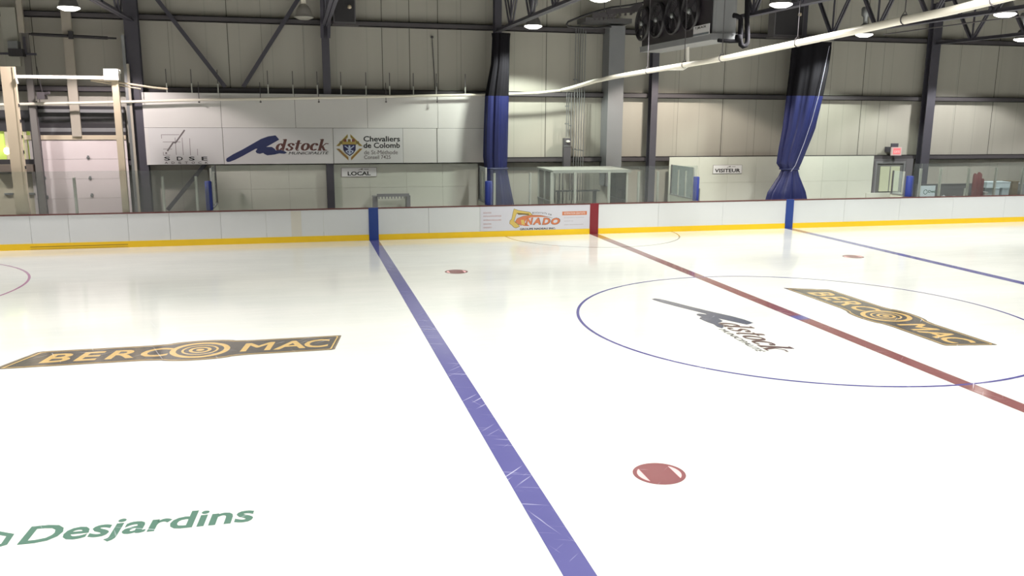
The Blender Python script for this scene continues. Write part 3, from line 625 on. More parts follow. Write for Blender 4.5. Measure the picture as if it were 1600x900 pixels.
# ------------------------------------------------------------------ curtains
def curtain(name, prof, Y, depth, lab, folds, split_z, ph=0, twist=0, tie=None):
    """prof: (py, px left, px right) outline measured in the plane Y"""
    rows = []
    P = []
    for i in range(len(prof)-1):
        n = 6
        for k in range(n): t = k/n; P.append([prof[i][j]*(1-t)+prof[i+1][j]*t for j in range(3)])
    P.append(list(prof[-1]))
    t0 = empty(name, (0, 0, 0), lab, 'curtain')
    rows = [(AY(l, y, Y), AY(r, y, Y)) for y, l, r in P]; base = rows[-1]; t0.location = ((base[0].x+base[1].x)/2, Y, 0)
    n = 72
    def ringpts(l, r, z, i):
        c = (l.x+r.x)/2; hw = (r.x-l.x)/2; out = []
        for k in range(n):
            a = 2*PI*k/n; f = 1+.13*math.sin(folds*a+ph+i*twist)+.06*math.sin((folds*2+3)*a+1.3)
            out.append(Vector((c+hw*math.cos(a)*min(1.06, f), Y+depth*hw**.5*math.sin(a)*f, z)))
        return out
    R = [ringpts(l, r, (l.z+r.z)/2, i) for i, (l, r) in enumerate(rows)]
    bz = base[0].z
    # continue to just above the floor behind the boards
    dl, dr = rows[-1][0]-rows[-2][0], rows[-1][1]-rows[-2][1]; kk = (bz-.05)/max(1e-3, -(dl.z)); kk = min(kk, 9)
    e0, e1 = rows[-1][0]+dl*kk*.5, rows[-1][1]+dr*kk*.5; R.append(ringpts(e0, e1, -.03, len(R)))
    for part, m, sel in (('mesh_top', MESHB, lambda z: z >= split_z), ('vinyl_body', CURT, lambda z: z < split_z)):
        b = MB(); idx = [i for i in range(len(R)-1) if sel((R[i][0].z+R[i+1][0].z)/2)]
        if not idx: continue
        vs = [v for i in range(idx[0], idx[-1]+2) for v in R[i]]; m_ = idx[-1]-idx[0]+1
        b.add(vs, [(i*n+k, (i+1)*n+k, (i+1)*n+(k+1) % n, i*n+(k+1) % n) for i in range(m_) for k in range(n)], 0, True)
        if part == 'mesh_top': b.add(R[0], [tuple(range(n))])
        b.build(part, m, t0)
    if tie:
        y, l, r = tie; a, c = AY(l, y, Y), AY(r, y, Y); cx, hw = (a.x+c.x)/2, (c.x-a.x)/2; b = MB()
        b.tube([(cx+(hw+.03)*math.cos(2*PI*k/24), Y+(depth*hw**.5+.03)*math.sin(2*PI*k/24), a.z+(c.z-a.z)*(.5+.5*math.cos(2*PI*k/24))) for k in range(25)], .025, 6)
        b.build('tie_strap', CURT, t0)
    return t0
c1_ = curtain('divider_curtain', [(52, 769, 797), (60, 770, 796), (100, 768, 795), (150, 759, 794), (200, 757, 793), (245, 756, 792), (262, 758, 791), (290, 758, 796), (330, 757, 804)], 14.62, .42, 'straight hanging divider curtain, black mesh above and royal blue below, beside the sign wall', 7, AY(775, 152, 14.62).z, tie=(263, 758, 792))
c2_ = curtain('divider_curtain', [(66, 1239, 1298), (75, 1239, 1297), (110, 1236, 1292), (150, 1231, 1284), (200, 1225, 1272), (230, 1219, 1260), (255, 1215, 1250), (266, 1222, 1245), (275, 1218, 1247), (300, 1202, 1256), (322, 1196, 1260)], 14.1, .40, 'knotted divider curtain hanging behind the right blue stripe of the boards', 8, AY(1255, 154, 14.1).z, 1, .05, tie=(264, 1220, 1246))
b = MB(); b.tube([AY(x, y, 13.72) for x, y in ((1296, 72), (1288, 110), (1279, 150), (1268, 190), (1256, 225), (1243, 258), (1236, 268))], .011, 6); b.build('pull_rope', ROPE, c2_)
b = MB(); b.box((9.0, 11.0, 6.78), (9.5, 14.6, 6.86)) if False else b.bar(AY(1238, 70, 14.1), AY(1302, 62, 14.1), .08, .05); b.build('top_rail', GALV, c2_)

# ------------------------------------------------------------------ shield glass
def screen(name, x0, x1, posts, lab, zt=2.33, zp=2.14):
    Y = YB+.05; t = empty(name, ((x0+x1)/2, Y, BH+.035), lab, 'glass screen'); xs = sorted(posts)
    ed = [x0]+[x for x in xs if x0+.05 < x < x1-.05]+[x1]
    for a, c in zip(ed[:-1], ed[1:]): b = MB(); b.box((a+.006, Y-.006, BH+.036), (c-.006, Y+.006, zt)); b.build('glass_pane', GLASS, t)
    for x in xs: b = MB(); b.box((x-.035, Y+.008, BH+.036), (x+.035, Y+.085, zp)); b.build('glass_post', ALU, t)
    return t
PX = lambda px, Y=YB+.05: AY(px, 300, Y).x
gl = screen('glass_screen', -21.8, PX(327), [-20.6, -19.2, PX(117), PX(255), PX(307)], 'clear glass screen on the boards in front of the overhead door')
gm = screen('glass_screen', PX(766), PX(1088), [PX(773), PX(829), PX(862), PX(899), PX(952), PX(998), PX(1028)], 'clear glass screen with posts in front of the penalty box')
gr = screen('glass_screen', PX(1424), 21.8, [PX(1437), PX(1468), PX(1512), PX(1554), PX(1596), 19.0, 20.4], 'clear glass screen with posts in front of the stored boxes')
# glass returns at the bench ends
def returning(px, pxb, pyt, pytb, lab, Yb=14.4, m=GLASSB, npost=2):
    x = PX(px); Y0 = YB+.38; zt = AY(px, pyt, Y0).z; t = empty('glass_divider', (x, Y0, 0), lab, 'glass divider')
    b = MB(); b.box((x-.006, Y0, 1.12), (x+.006, Yb, zt)); b.build('glass_pane', m, t)
    b = MB(); b.box((x-.03, Y0, -.03), (x+.03, Yb, 1.10)); b.build('low_wall', WHITEG, t)
    b = MB(); b.box((x-.045, Y0, 1.10), (x+.045, Yb, 1.13)); b.build('sill', CASING, t)
    for k in range(npost+1):
        y = Y0+.03+(Yb-Y0-.06)*k/npost; b = MB(); b.box((x-.025, y-.025, 1.13), (x+.025, y+.025, zt-.15 if 0 < k < npost else zt)); b.build('post', ALU if k < npost else STEEL2, t)
    return t
returning(329, 0, 263, 0, 'glass divider at the outer end of the home bench', 14.9); returning(763, 0, 262, 0, 'glass divider between the home bench and the straight curtain', 14.4)
returning(1090, 0, 262, 0, 'bluish glass divider at the near end of the visitor bench', 15.2, npost=3); returning(1420, 0, 268, 0, 'glass divider at the exit end of the visitor bench', 13.9, npost=1)
def pad(px0, px1, pyt, lab, Y=YB+.25):
    a, c = AY(px0, 300, Y).x, AY(px1, 300, Y).x; zt = AY((px0+px1)/2, pyt, Y).z; b = MB(); n = 10
    b.tube([((a+c)/2, Y, 1.07), ((a+c)/2, Y, zt-.02), ((a+c)/2, Y, zt)], [(c-a)/2, (c-a)/2, (c-a)/2*.8], 14); tag(b.build('post_pad', BLUEPAD), lab, 'safety pad', 'blue post pads')
pad(320.5, 331.5, 283, 'tall blue padding on the post at the outer end of the home bench'); pad(757.5, 769, 283, 'tall blue padding on the post in front of the straight curtain')
pad(1083, 1091.5, 276, 'tall blue padding on the post at the near end of the visitor bench'); pad(1415, 1425, 275, 'tall blue padding on the post beside the exit door')
# penalty box with its canopy
cz = 2.20; k0 = AZ(845, 260, cz); k1 = AZ(873, 268, cz); k2 = AZ(978, 266, cz); k3 = AZ(950, 258, cz)
X0, X1_, Y0, Y1_ = k1.x+.02, k2.x, 13.1, 15.12
pb = empty('penalty_box', ((X0+X1_)/2, 14.1, 0), 'glazed penalty box with a flat pale canopy at the centre line', 'penalty box')
b = MB(); b.box((X0-.05, Y0-.05, cz-.05), (X1_+.3, Y1_, cz)); b.box((X0-.05, Y0-.06, cz-.10), (X1_+.3, Y0-.05, cz+.01)); b.build('canopy', mat('canopy_grey', (172, 174, 168), .5, noise=.05), pb)
for i, (x, y) in enumerate([(X0, Y1_-.1), (X0, 14.2), (X0, Y0+.1), (PX(893), 14.9), (PX(951.5, 14.6), 14.6), (X1_+.22, Y1_-.1), (X1_+.22, Y0+.1)]):
    b = MB(); b.box((x-.03, y-.03, -.03), (x+.03, y+.03, cz-.05)); b.build('post', ALU, pb)
for x in (X0, X1_+.22):
    b = MB(); b.box((x-.005, Y0+.14, 1.1), (x+.005, Y1_-.14, cz-.08)); b.build('glass_pane', GLASS, pb); b = MB(); b.box((x-.02, Y0+.14, -.03), (x+.02, Y1_-.14, 1.08)).box((x-.05, Y0+.14, 1.08), (x+.05, Y1_-.14, 1.12)); b.build('side_wall', CASING, pb)
b = MB(); b.box((X0+.6, 14.8, 1.30), (X0+2.3, 15.1, 1.34)).box((X0+.7, 14.85, .0), (X0+.78, 15.05, 1.3)).box((X0+2.1, 14.85, .0), (X0+2.18, 15.05, 1.3)); b.build('counter', CASING, pb)
# valve cluster on pipes behind the box
for i, (px, pxb) in enumerate(((874, 'l'), (879, 'm'), (893, 'r'))):
    x = AY(px, 300, 15.6).x; b = MB(); b.tube([(x, 15.6, -.03), (x, 15.6, 2.0)], .022, 8); b.tube([(x, 15.6, 1.28), (x, 15.5, 1.28)], .03, 8)
    b.lathe((x, 15.47, 1.28), [(.001, -.01), (.045, -.01), (.045, .01), (.001, .01)], 12, axis='z'); tag(b.build('standpipe', STEEL2), 'thin dark standpipe with a valve behind the penalty box, %s' % ('by its left post', 'middle of three', 'nearest the conduits')[i], 'pipe', 'standpipes behind the penalty box')
# grey duct
dx0, dx1 = AY(950, 150, 15.2).x, AY(974, 150, 15.2).x
duct = empty('air_duct', ((dx0+dx1)/2, 15.45, 2.0), 'tall square grey metal duct running up the wall between the conduits and the slim column', 'duct')
b = MB(); b.box((dx0, 15.2, 1.45), (dx1, 15.9, AY(960, 40, 15.2).z)); b.build('shaft', DUCT, duct)
b = MB(); z = AY(950, 33, 15.0).z; b.box((AY(914, 33, 15).x, 14.9, z-.06), (AY(986, 33, 15).x, 15.9, z+.10)); b.build('top_flange', mat('flange_grey', (92, 90, 92), .5), duct)
b = MB(); q = AY(965, 292, 15.15); b.box((q.x-.12, 15.12, q.z-.05), (q.x+.12, 15.2, q.z+.05)); b.build('outlet', WHITEST, duct)
# conduits
cxs = [(886, 145, 214), (889, 145, 214), (893, 145, 260), (898, 40, 262), (902, 40, 262), (905.5, 44, 262), (909, 44, 262), (913, 48, 262)]
for i, (px, pa, pb_) in enumerate(cxs):
    y = 15.62; x = AY(px, 150, y).x; z1 = AY(px, pa, y).z; z0 = AY(px, pb_, y).z if i < 2 else .9
    b = MB(); b.tube([(x, y, z0), (x, y, z1)], .017, 8)
    for z in (z0+(z1-z0)*.3, z0+(z1-z0)*.7): b.box((x-.03, y, z-.02), (x+.03, YW-.2, z+.02))
    tag(b.build('electrical_conduit', GALV), 'thin grey conduit pipe in the close row left of the grey duct', 'conduit', 'conduits beside the duct')
q0, q1 = AY(881, 262, 15.5), AY(892, 216, 15.5)
jb = empty('junction_box', ((q0.x+q1.x)/2, 15.6, q0.z), 'dark upright electrical box with a pale knob below the conduits', 'electrical box')
b = MB(); b.box((q0.x, 15.5, q0.z), (q1.x, 15.72, q1.z)); b.build('housing', mat('box_grey', (88, 86, 92), .5), jb)
b = MB(); b.box((q0.x-.01, 15.485, q1.z-.30), (q1.x+.01, 15.5, q1.z-.27)); b.build('cover_lip', GALV, jb)
q = AY(887.5, 221, 15.47); b = MB(); b.lathe((q.x, 15.46, q.z), [(.001, .05), (.07, .03), (.085, 0), (.07, -.03), (.001, -.05)], 14); b.build('knob', WHITEST, jb)

# ------------------------------------------------------------------ long pipes
pw = MB(); pts = [AY(x, y, 15.12) for x, y in ((-60, 165), (0, 163.5), (120, 161), (240, 158), (311, 156), (420, 154.5), (500, 153), (640, 150), (760, 148), (840, 145), (878, 141))]
pw.tube(pts, .045, 12); o = pw.build('sprinkler_main', PIPEW); tag(o, 'thin pale pipe running level along the wall across the sign wall', 'pipe')
for i, px in enumerate((219, 311, 407, 498, 603, 683)):
    q = AY(px, 155, 15.12); b = MB(); b.tube([q-Vector((0, 0, .09)), q+Vector((0, 0, .55))], .012, 6); b.lathe((q.x, q.y, q.z-.10), [(.03, .03), (.035, 0), (.001, -.02)], 10); h = b.build('hanger', STEEL2, o)
XP = -1.0; pts = [AX(x, y, XP) for x, y in ((893, 137.5), (930, 126.5), (960, 120), (1010, 111.5), (1073, 101), (1140, 89.5), (1200, 77), (1250, 66.5), (1330, 49.5), (1400, 34), (1480, 18), (1550, 1), (1600, -11), (1700, -34))]
pts = [AY(878, 141, 14.6)]+pts
b = MB(); b.tube(pts, .062, 14)
tp = b.build('overhead_pipe', PIPEW); tag(tp, 'long white pipe crossing above the ice from the wall to the upper right corner', 'pipe')
for px, py in ((1012, 111), (1069, 101), (1128, 91), (1246, 67), (1413, 31), (1553, 0)):
    q = AX(px, py, XP); b = MB(); b.tube([q+Vector((0, 0, .12)), (q.x, q.y, ZR)], .009, 6); b.ring((0, 0), .066, .082, q+Vector((0, -.012, 0)), Vector((1, 0, 0)), Vector((0, 0, 1)), n=18)
    b.tube([q+Vector((.07*math.cos(t), 0, .07*math.sin(t)+0)) for t in [2*PI*k/16 for k in range(17)]], .008, 6); b.tube([q+Vector((-.06, 0, .04)), q+Vector((0, 0, .13)), q+Vector((.06, 0, .04))], .008, 6); b.build('hanger', STEEL2, tp)
# thin rod pipe in the distance at the right
b = MB(); b.tube([AX(x, y, 10.4) for x, y in ((1380, 54), (1460, 43), (1550, 31), (1600, 25))], .02, 6); tag(b.build('cable_tray', STEEL2), 'thin grey line pipe under the long white pipe at the right', 'pipe')
# white drain elbow below the cooler
b = MB(); q = [AY(x, y, 9.0) for x, y in ((1074.5, 66), (1074.5, 98), (1073, 104), (1067, 107.5), (1030, 107.5))]; b.tube(q, .045, 10); tag(b.build('drain_pipe', WHITEST), 'white drain elbow hanging below the ceiling cooler', 'pipe')

# ------------------------------------------------------------------ ceiling cooler with four fans
FX = 1.0; fy0, fy1 = AX(1112, 57, FX).y, AX(1003, 68, FX).y; fz0 = 6.22; fz1 = 8.05; fx1 = AY(1150, 40, fy0).x
ev = empty('ceiling_cooler', ((FX+fx1)/2, (fy0+fy1)/2, fz0-.12), 'large grey ceiling cooler with four dark fans hanging under the roof', 'cooling unit')
b = MB(); b.box((FX+.02, fy0, fz0), (fx1, fy1, fz1)); b.box((FX+.02+.08, fy0-.006, fz0+.06), (fx1-.06, fy0, fz1-.05), 1)
b.build('casing', [CASING, mat('casing_inset', (156, 157, 160), .45, metal=.3)], ev)
b = MB(); b.box((FX-.04, fy0-.05, fz0-.16), (fx1+.03, fy1+.05, fz0)); b.box((FX-.05, fy0-.06, fz0-.015), (fx1+.04, fy1+.06, fz0+.01)); b.build('drip_tray', CASING, ev)
b = MB(); b.box((FX-.0, fy0+.05, fz0+.02), (FX+.02, fy1, fz1)); b.build('fan_panel', FAN, ev)
ys = [7.85, 9.0, 10.18, 11.32]
for y in ys:
    r = .53; yy = min(y, fy1-.02); cz_ = 6.93
    f = MB(); f.lathe((FX, yy, cz_), [(r, 0), (r, -.12), (r-.03, -.13), (r-.05, -.11), (r-.05, 0)], 36, axis='x'); ring = f.build('fan_ring', mat('fan_ring_black', (36, 32, 38), .35), ev)
    g = MB()
    for k in range(7): g.lathe((FX-.12, yy, cz_), [(.10+.065*k, -.002), (.106+.065*k, -.006), (.112+.065*k, -.002), (.106+.065*k, .002)], 30, axis='x')
    for k in range(8): a = PI/4*k+.2; g.bar((FX-.118, yy+.06*math.cos(a), cz_+.06*math.sin(a)), (FX-.118, yy+.5*math.cos(a), cz_+.5*math.sin(a)), .008, .006)
    g.build('guard_grille', BLACKST, ring)
    g = MB()
    for k in range(5):
        a = 2*PI*k/5+.4; ca, sa = math.cos(a), math.sin(a); vs = []
        for rr, ww, tw in ((.07, .05, .03), (.25, .11, .035), (.43, .13, .02)):
            for s_ in (-1, 1): vs.append((FX-.05+s_*tw, yy+rr*ca-s_*ww*sa, cz_+rr*sa+s_*ww*ca))
        g.add(vs, [(0, 1, 3, 2), (2, 3, 5, 4)]); g.add([Vector(v)+Vector((.004, 0, 0)) for v in vs], [(2, 3, 1, 0), (4, 5, 3, 2)])
    g.build('fan_blade', mat('fan_blade_grey', (78, 74, 80), .35), ring)
    g = MB(); g.lathe((FX-.10, yy, cz_), [(.001, -.07), (.06, -.05), (.085, -.01), (.085, .06), (.001, .06)], 18, axis='x'); g.build('hub', GALV, ring)
q0, q1 = AX(1108, 63, FX-.06), AX(1084, 51, FX-.06)
b = MB(); b.box((FX-.075, q0.y, fz0+.0), (FX-.055, q1.y, fz0+.27)); o = b.build('name_plate', mat('sticker_white', (205, 203, 206), .5), ev); zc = fz0
b = MB(); U_, V_ = Vector((0, -1, 0)), Vector((0, 0, 1)); text(b, 'T JBLACK', (FX-.077, q1.y-.10, zc+.17), U_, V_, w=(q1.y-q0.y)*.72, h=.07, bold=.05); b.build('lettering', BLACKP, o)
b = MB(); b.box((FX-.079, q0.y+.01, zc+.005), (FX-.075, q1.y-.01, zc+.06)); b.build('lower_band', mat('band_grey', (104, 110, 116), .5), o)
# insulated U pipe at its right end
b = MB(); uy = fy0-.35; Q = [AY(x, y, uy) for x, y in ((1168, -14), (1167, 30), (1168, 58), (1167.5, 66), (1165, 71), (1161, 72.5), (1157.5, 70), (1156.5, 62), (1157, 50), (1157.5, 30), (1156, 27), (1150, 24.5), (1146, 24))]
b.tube(Q, .065, 12); o = b.build('refrigerant_pipe', RUBBER); tag(o, 'black insulated pipe with a U bend at the right end of the cooler', 'pipe')
b = MB(); q = AY(1154, 56, uy); b.lathe((q.x, q.y, q.z-.1), [(.001, -.03), (.09, -.02), (.10, .05), (.09, .13), (.001, .15)], 14); b.build('valve_body', RUBBER, o)
b = MB(); b.tube([AY(x, y, uy) for x, y in ((1156, 64), (1140, 64.5), (1122, 63))], .05, 10); b.build('outlet_branch', RUBBER, o)
# drive rods / hose loops left of the cooler
b = MB(); b.tube([AY(x, y, 13.4) for x, y in ((1010, 3), (985, 8), (955, 12), (925, 20), (900, 29), (888, 34), (885, 38), (889, 42), (905, 43), (930, 44), (955, 42))], .035, 8); tag(b.build('refrigerant_hose', BLACKST), 'dark looping hose line between the duct top and the cooler', 'hose')
for i, (x0, y0, x1, y1, yy) in enumerate(((926, 24, 962, 22, 12.6), (948, 19, 990, 15, 11.8), (985, 15, 1003, 7, 12.4))):
    b = MB(); p, q = AY(x0, y0, yy), AY(x1, y1, yy); b.bar(p, q, .12, .16)
    for k in range(5): c = p.lerp(q, (k+.5)/5); b.box((c.x-.03, c.y-.03, c.z-.16), (c.x+.03, c.y+.03, c.z-.07))
    b.tube([p.lerp(q, .5), (p.lerp(q, .5).x, yy, ZR)], .012, 6)
    tag(b.build('header_manifold', STEEL2), 'dark manifold bar with short stubs over the grey duct, %s' % ('lowest', 'middle', 'uppermost next to the fans')[i], 'manifold', 'manifolds left of the cooler')
# unit heaters / speakers on the wall
def speaker(px0, px1, py0, py1, Y, lab):
    a, c = AY(px0, py1, Y), AY(px1, py0, Y); t = empty('wall_heater', ((a.x+c.x)/2, Y, a.z), lab, 'heater')
    b = MB(); b.box((a.x, Y, a.z), (c.x, Y+.45, c.z)); b.box((a.x+.04, Y-.01, a.z+.05), (c.x-.04, Y, c.z-.05), 1); b.build('housing', [mat('heater_grey', (98, 96, 100), .5), BLACKST], t)
    b = MB(); b.lathe((c.x-.2, Y-.05, (a.z+c.z)/2+.1), [(.001, .08), (.06, .05), (.07, -.03), (.001, -.06)], 12); b.build('nozzle', CREAMST, t)
    b = MB(); b.box((a.x-.02, Y-.02, a.z-.05), (c.x+.1, Y+.5, a.z)); b.build('shelf_bracket', STEEL2, t)
speaker(521, 555, -4, 36, 14.9, 'dark box heater on the wall beside the column behind the sign wall'); speaker(1209, 1258, -2, 56, 14.6, 'dark box heater on the wall behind the lamp right of the cooler')

# ------------------------------------------------------------------ left side: overhead door, gate frame
GY = 15.62
door = empty('door_2', (AY(137, 300, GY).x, GY, 0), 'large white overhead door with hinges behind the tall cream gate frame', 'door', kind='structure')
dx0, dx1 = AY(66, 300, GY).x-.25, AY(207, 300, GY).x-.06; dz = AY(130, 218, GY).z
b = MB(); n = 5
for k in range(n): b.box((dx0, GY, dz*k/n+.003-.03*(k == 0)), (dx1, GY+.05, dz*(k+1)/n-.003))
b.build('door_panel', mat('door_white', (226, 214, 216), .5, noise=.02), door)
b = MB(); b.box((dx0-.1, GY-.04, dz), (dx1, GY+.06, dz+.14)); b.build('header', CREAMST, door)
for px, py in ((62, 223), (65, 248), (70, 278), (74, 308), (205, 223), (207, 248), (210, 278), (213, 308), (138, 246), (141, 278), (144, 305)):
    q = AY(px, py, GY); b = MB(); b.box((q.x-.03, GY-.03, q.z-.06), (q.x+.03, GY, q.z+.06)).tube([(q.x-.05, GY-.03, q.z), (q.x+.05, GY-.03, q.z)], .015, 6); b.build('hinge', GALV, door)
for px0, px1, lb in ((56, 70, 'l'), (208, 214, 'r')):
    x0, x1 = AY(px0, 270, GY).x, AY(px1, 270, GY).x; b = MB(); b.box((x0, GY-.10, -.03), (x1, GY-.04, 4.4)); b.build('side_track', STEEL2 if lb == 'l' else GALV, door)
b = MB(); xc0, xc1 = AY(108, 160, GY-.1).x, AY(123, 160, GY-.1).x; b.box((xc0, GY-.12, dz+.1), (xc1, GY-.04, 7.2)); b.build('center_post', mat('post_beige', (178, 170, 158), .5), door)
b = MB(); a, c = AY(42, 53, GY-.2), AY(182, 60, GY-.2); b.tube([a, c], .03, 8); b.tube([a.lerp(c, .05), a.lerp(c, .45)], .05, 10); b.tube([a.lerp(c, .52), a.lerp(c, .9)], .05, 10); b.box((a.lerp(c, .46).x, GY-.26, a.z-.12), (a.lerp(c, .51).x, GY-.1, a.z+.12)); b.build('torsion_spring', BLACKST, door)
# opening above the door: dark and pale bands of the header framing
fr = empty('door_header_framing', (AY(130, 180, GY).x, GY+.1, 3.4), 'dark and pale horizontal framing bands above the overhead door', 'framing')
hx0, hx1 = dx0+.1, dx1-.02
for p0, p1, m, dy in ((213, 206, BLACKST, .1), (206, 200, CASING, .12), (200, 193, BLACKST, .12), (193, 176, DKBOARD, .2), (176, 171, CASING, .02), (171, 166, BLACKST, .08)):
    z0, z1 = AY(150, p0, GY).z, AY(150, p1, GY).z; b = MB(); b.box((hx0, GY+dy, z0), (hx1, GY+.3, z1)); b.build('band', m, fr)
# slender grey posts framing that bay
for (px0, py0), (px1, py1), wd, m, lb in (((29, -5), (37, 52), .16, mat('post_beige', (0, 0, 0)), 'pale slim post at the top left of the far wall'), ((37, 52), (72, 325), .18, mat('track_grey', (118, 114, 112), .5), 'grey slim post left of the overhead door'), ((13, 12), (24, 104), .42, mat('pale_post', (170, 168, 158), .6), 'wide pale strip post near the top left corner'),
                                        ((190, 55), (217, 325), .09, GALV, 'thin grey post right of the overhead door'), ((197, 100), (222, 325), .07, mat('post_beige', (0, 0, 0)), 'thin pale post against the broad dark column')):
    b = MB(); p, q = AY(px0, py0, 15.35), AY(px1, py1, 15.35); x = (p.x+q.x)/2; b.box((x-wd/2, 15.2, q.z if py1 < 200 else -.03), (x+wd/2, 15.32, p.z)); tag(b.build('door_bay_post', m), lb, 'post', 'posts around the overhead door')
q = AY(27, 88, 15.0); u = empty('camera_box', (q.x, 15.0, q.z), 'small dark box mounted high at the far left post', 'box')
b = MB(); b.box((q.x-.2, 14.85, q.z), (q.x+.2, 15.2, q.z+.22)); b.build('housing', BLACKST, u); b = MB(); b.box((q.x-.2, 14.88, q.z+.22), (q.x+.08, 15.2, q.z+.45)); b.build('grey_lid', GALV, u); b = MB(); b.bar((q.x+.22, 15.1, q.z+.1), (q.x+.22, 15.1, q.z+.6), .06); b.box((q.x-.55, 15.17, q.z+.05), (q.x+.5, 15.2, q.z+.12)); b.build('bracket', STEEL, u)
# projector-like unit on the wall
q = AY(66, 150, 15.0); u = empty('door_opener', (q.x, 15.0, q.z), 'small grey motor hanging over the left part of the overhead door', 'motor')
b = MB(); b.box((q.x-.12, 14.85, q.z-.1), (q.x+.10, 15.2, q.z+.12)).bar((q.x, 14.95, q.z+.05), (q.x+.25, 14.85, q.z+.1), .08); b.build('housing', STEEL2, u); b = MB(); b.tube([(q.x, 15.05, q.z+.1), (q.x-.1, 15.1, q.z+.9)], .012, 6); b.build('rod', STEEL2, u)
# left annex: dark lintel, green lit window, beige doors
ax1 = AY(53, 230, 15.8).x
an = empty('window_1', ((XL+ax1)/2, 15.8, 2.5), 'window with yellow green light inside at the far left', 'window', kind='structure')
b = MB(); b.box((-19.6, 15.75, AY(20, 250, 15.8).z), (ax1, 15.78, AY(20, 205, 15.8).z)); b.build('window_pane', GREENWIN, an)
b = MB(); b.box((-19.8, 15.66, AY(20, 205, 15.7).z), (ax1+.02, 15.9, AY(20, 172, 15.7).z)); b.box((-19.8, 15.6, AY(20, 257, 15.7).z), (ax1+.02, 15.9, AY(20, 249, 15.7).z)); b.build('window_frame', BLACKST, an)
for px in (12, 41, 52): x = AY(px, 230, 15.7).x; b = MB(); b.box((x-.05, 15.68, AY(20, 250, 15.7).z), (x+.05, 15.74, AY(20, 205, 15.7).z)); b.build('mullion', BEIGE, an)
q = AY(10, 236, 15.5); b = MB(); b.lathe((q.x, 15.55, q.z), [(.001, .12), (.07, .09), (.10, 0), (.07, -.09), (.001, -.12)], 14); tag(b.build('wall_light', WARMBULB), 'small glowing warm light in front of the green window', 'lamp')
b = MB(); b.box((-19.4, 15.3, AY(20, 268, 15.5).z), (AY(55, 268, 15.5).x, 15.75, AY(20, 257, 15.5).z)); tag(b.build('equipment_shelf', mat('shelf_brown', (110, 100, 92), .7)), 'brown grey shelf under the green window', 'shelf')
for x0p, x1p, lb in ((-14, 24, 'beige door below the green window at the picture edge'), (38, 58, 'beige door partly hidden behind the wide cream post')):
    x0, x1 = AY(x0p, 300, 15.7).x, AY(x1p, 300, 15.7).x; z1 = AY(20, 272, 15.7).z; b = MB(); b.box((x0, 15.68, -.03), (x1, 15.74, z1)); o = b.build('cabinet_door', BEIGE); tag(o, lb, 'door', 'beige doors under the green window')
    b = MB(); b.box((x1-.3, 15.60, 1.42), (x1-.05, 15.68, 1.48)); b.build('handle', GALV, o)
# lifting gate frame at the boards
YF = 13.02
gf = empty('gate_frame', (AY(120, 330, YF).x, YF, 0), 'tall cream goalpost frame over the ice resurfacer gate', 'gate frame')
xa, xb = AY(31, 330, YF).x, AY(202, 330, YF).x
zt = AY(10, 104, YF).z; xl = AY(4, 104, YF).x
xpl = (AY(35, 320, YF).x+AY(9, 110, YF).x)/2; xpr = (AY(198, 320, YF).x+AY(176, 120, YF).x)/2
b = MB(); b.box((xpl-.17, YF, -.03), (xpl+.15, YF+.10, zt)).box((xpl+.15, YF-.02, -.03), (xpl+.2, YF+.12, zt)); b.build('left_post', CREAMST, gf)
b = MB(); b.box((xpr-.09, YF, -.03), (xpr+.04, YF+.10, AY(176, 124, YF).z)).box((xpr+.04, YF-.02, -.03), (xpr+.1, YF+.12, AY(176, 124, YF).z)); b.build('right_post', CREAMST, gf)
zb_ = AY(90, 120, YF).z; b = MB(); b.box((xpl+.15, YF+.02, zb_-.05), (xpr-.02, YF+.1, zb_+.04)); b.build('cross_bar', WHITEST, gf)
a, c = AY(163.5, 125, YF), AY(185, 108, YF); b = MB(); b.box((a.x, YF-.08, a.z), (c.x, YF+.2, c.z)); b.box((c.x, YF-.02, c.z-.12), (c.x+.05, YF+.12, c.z-.02)); b.build('winch_box', WHITEST, gf)
for k in range(5): z = 2.4+k*.45; b = MB(); b.box((xpl+.2, YF, z), (xpl+.225, YF+.05, z+.09)); b.build('bolt_plate', BLACKST, gf)
q = AY(24.5, 122, YF-.04); b = MB(); b.tube([q, q-Vector((-.03, 0, .16))], .035, 10); tag(b.build('pole_light', WARMBULB if False else WHITEST), 'tiny white cylinder fixed beside the top of the wide cream post', 'fitting')
b = MB(); b.tube([AY(x, y, 13.14) for x, y in ((142, 123), (180, 128), (240, 137), (262, 139))], .03, 8); b.tube([AY(x, y, 13.14) for x, y in ((142, 126), (190, 134), (220, 139))], .02, 8); tag(b.build('guide_rail', CREAMST), 'pair of slanting cream rails from the winch box to the sign wall corner', 'rail')

# ------------------------------------------------------------------ benches: racks, rails, exit door, stored goods
q0, q1 = AY(583, 330, 15.0), AY(641, 302, 15.0); z1 = q1.z
rk = empty('stick_rack', ((q0.x+q1.x)/2, 15.0, 0), 'grey frame with a notched top bar on the home bench', 'stick rack')
b = MB(); b.box((AY(589, 310, 15).x, 14.92, z1-.10), (AY(639, 310, 15).x, 15.02, z1)); n = 10
for k in range(n): x = AY(592, 310, 15).x+(AY(636, 310, 15).x-AY(592, 310, 15).x)*k/(n-1); b.box((x-.018, 14.9, z1-.17), (x+.018, 14.95, z1-.08))
b.build('notched_bar', CASING, rk)
for pa, pb_ in ((583, 590), (635, 641)): b = MB(); b.box((AY(pa, 310, 15).x, 14.95, -.03), (AY(pb_, 310, 15).x, 15.35, z1-.08)); b.build('side_panel', CASING, rk)
x0, x1 = AY(1048, 300, 15.4).x, AY(1093, 300, 15.4).x; z = AY(1070, 295, 15.4).z
rl = empty('bench_rail', ((x0+x1)/2, 15.4, 0), 'grey hand rail behind the bluish glass divider of the visitor bench', 'rail')
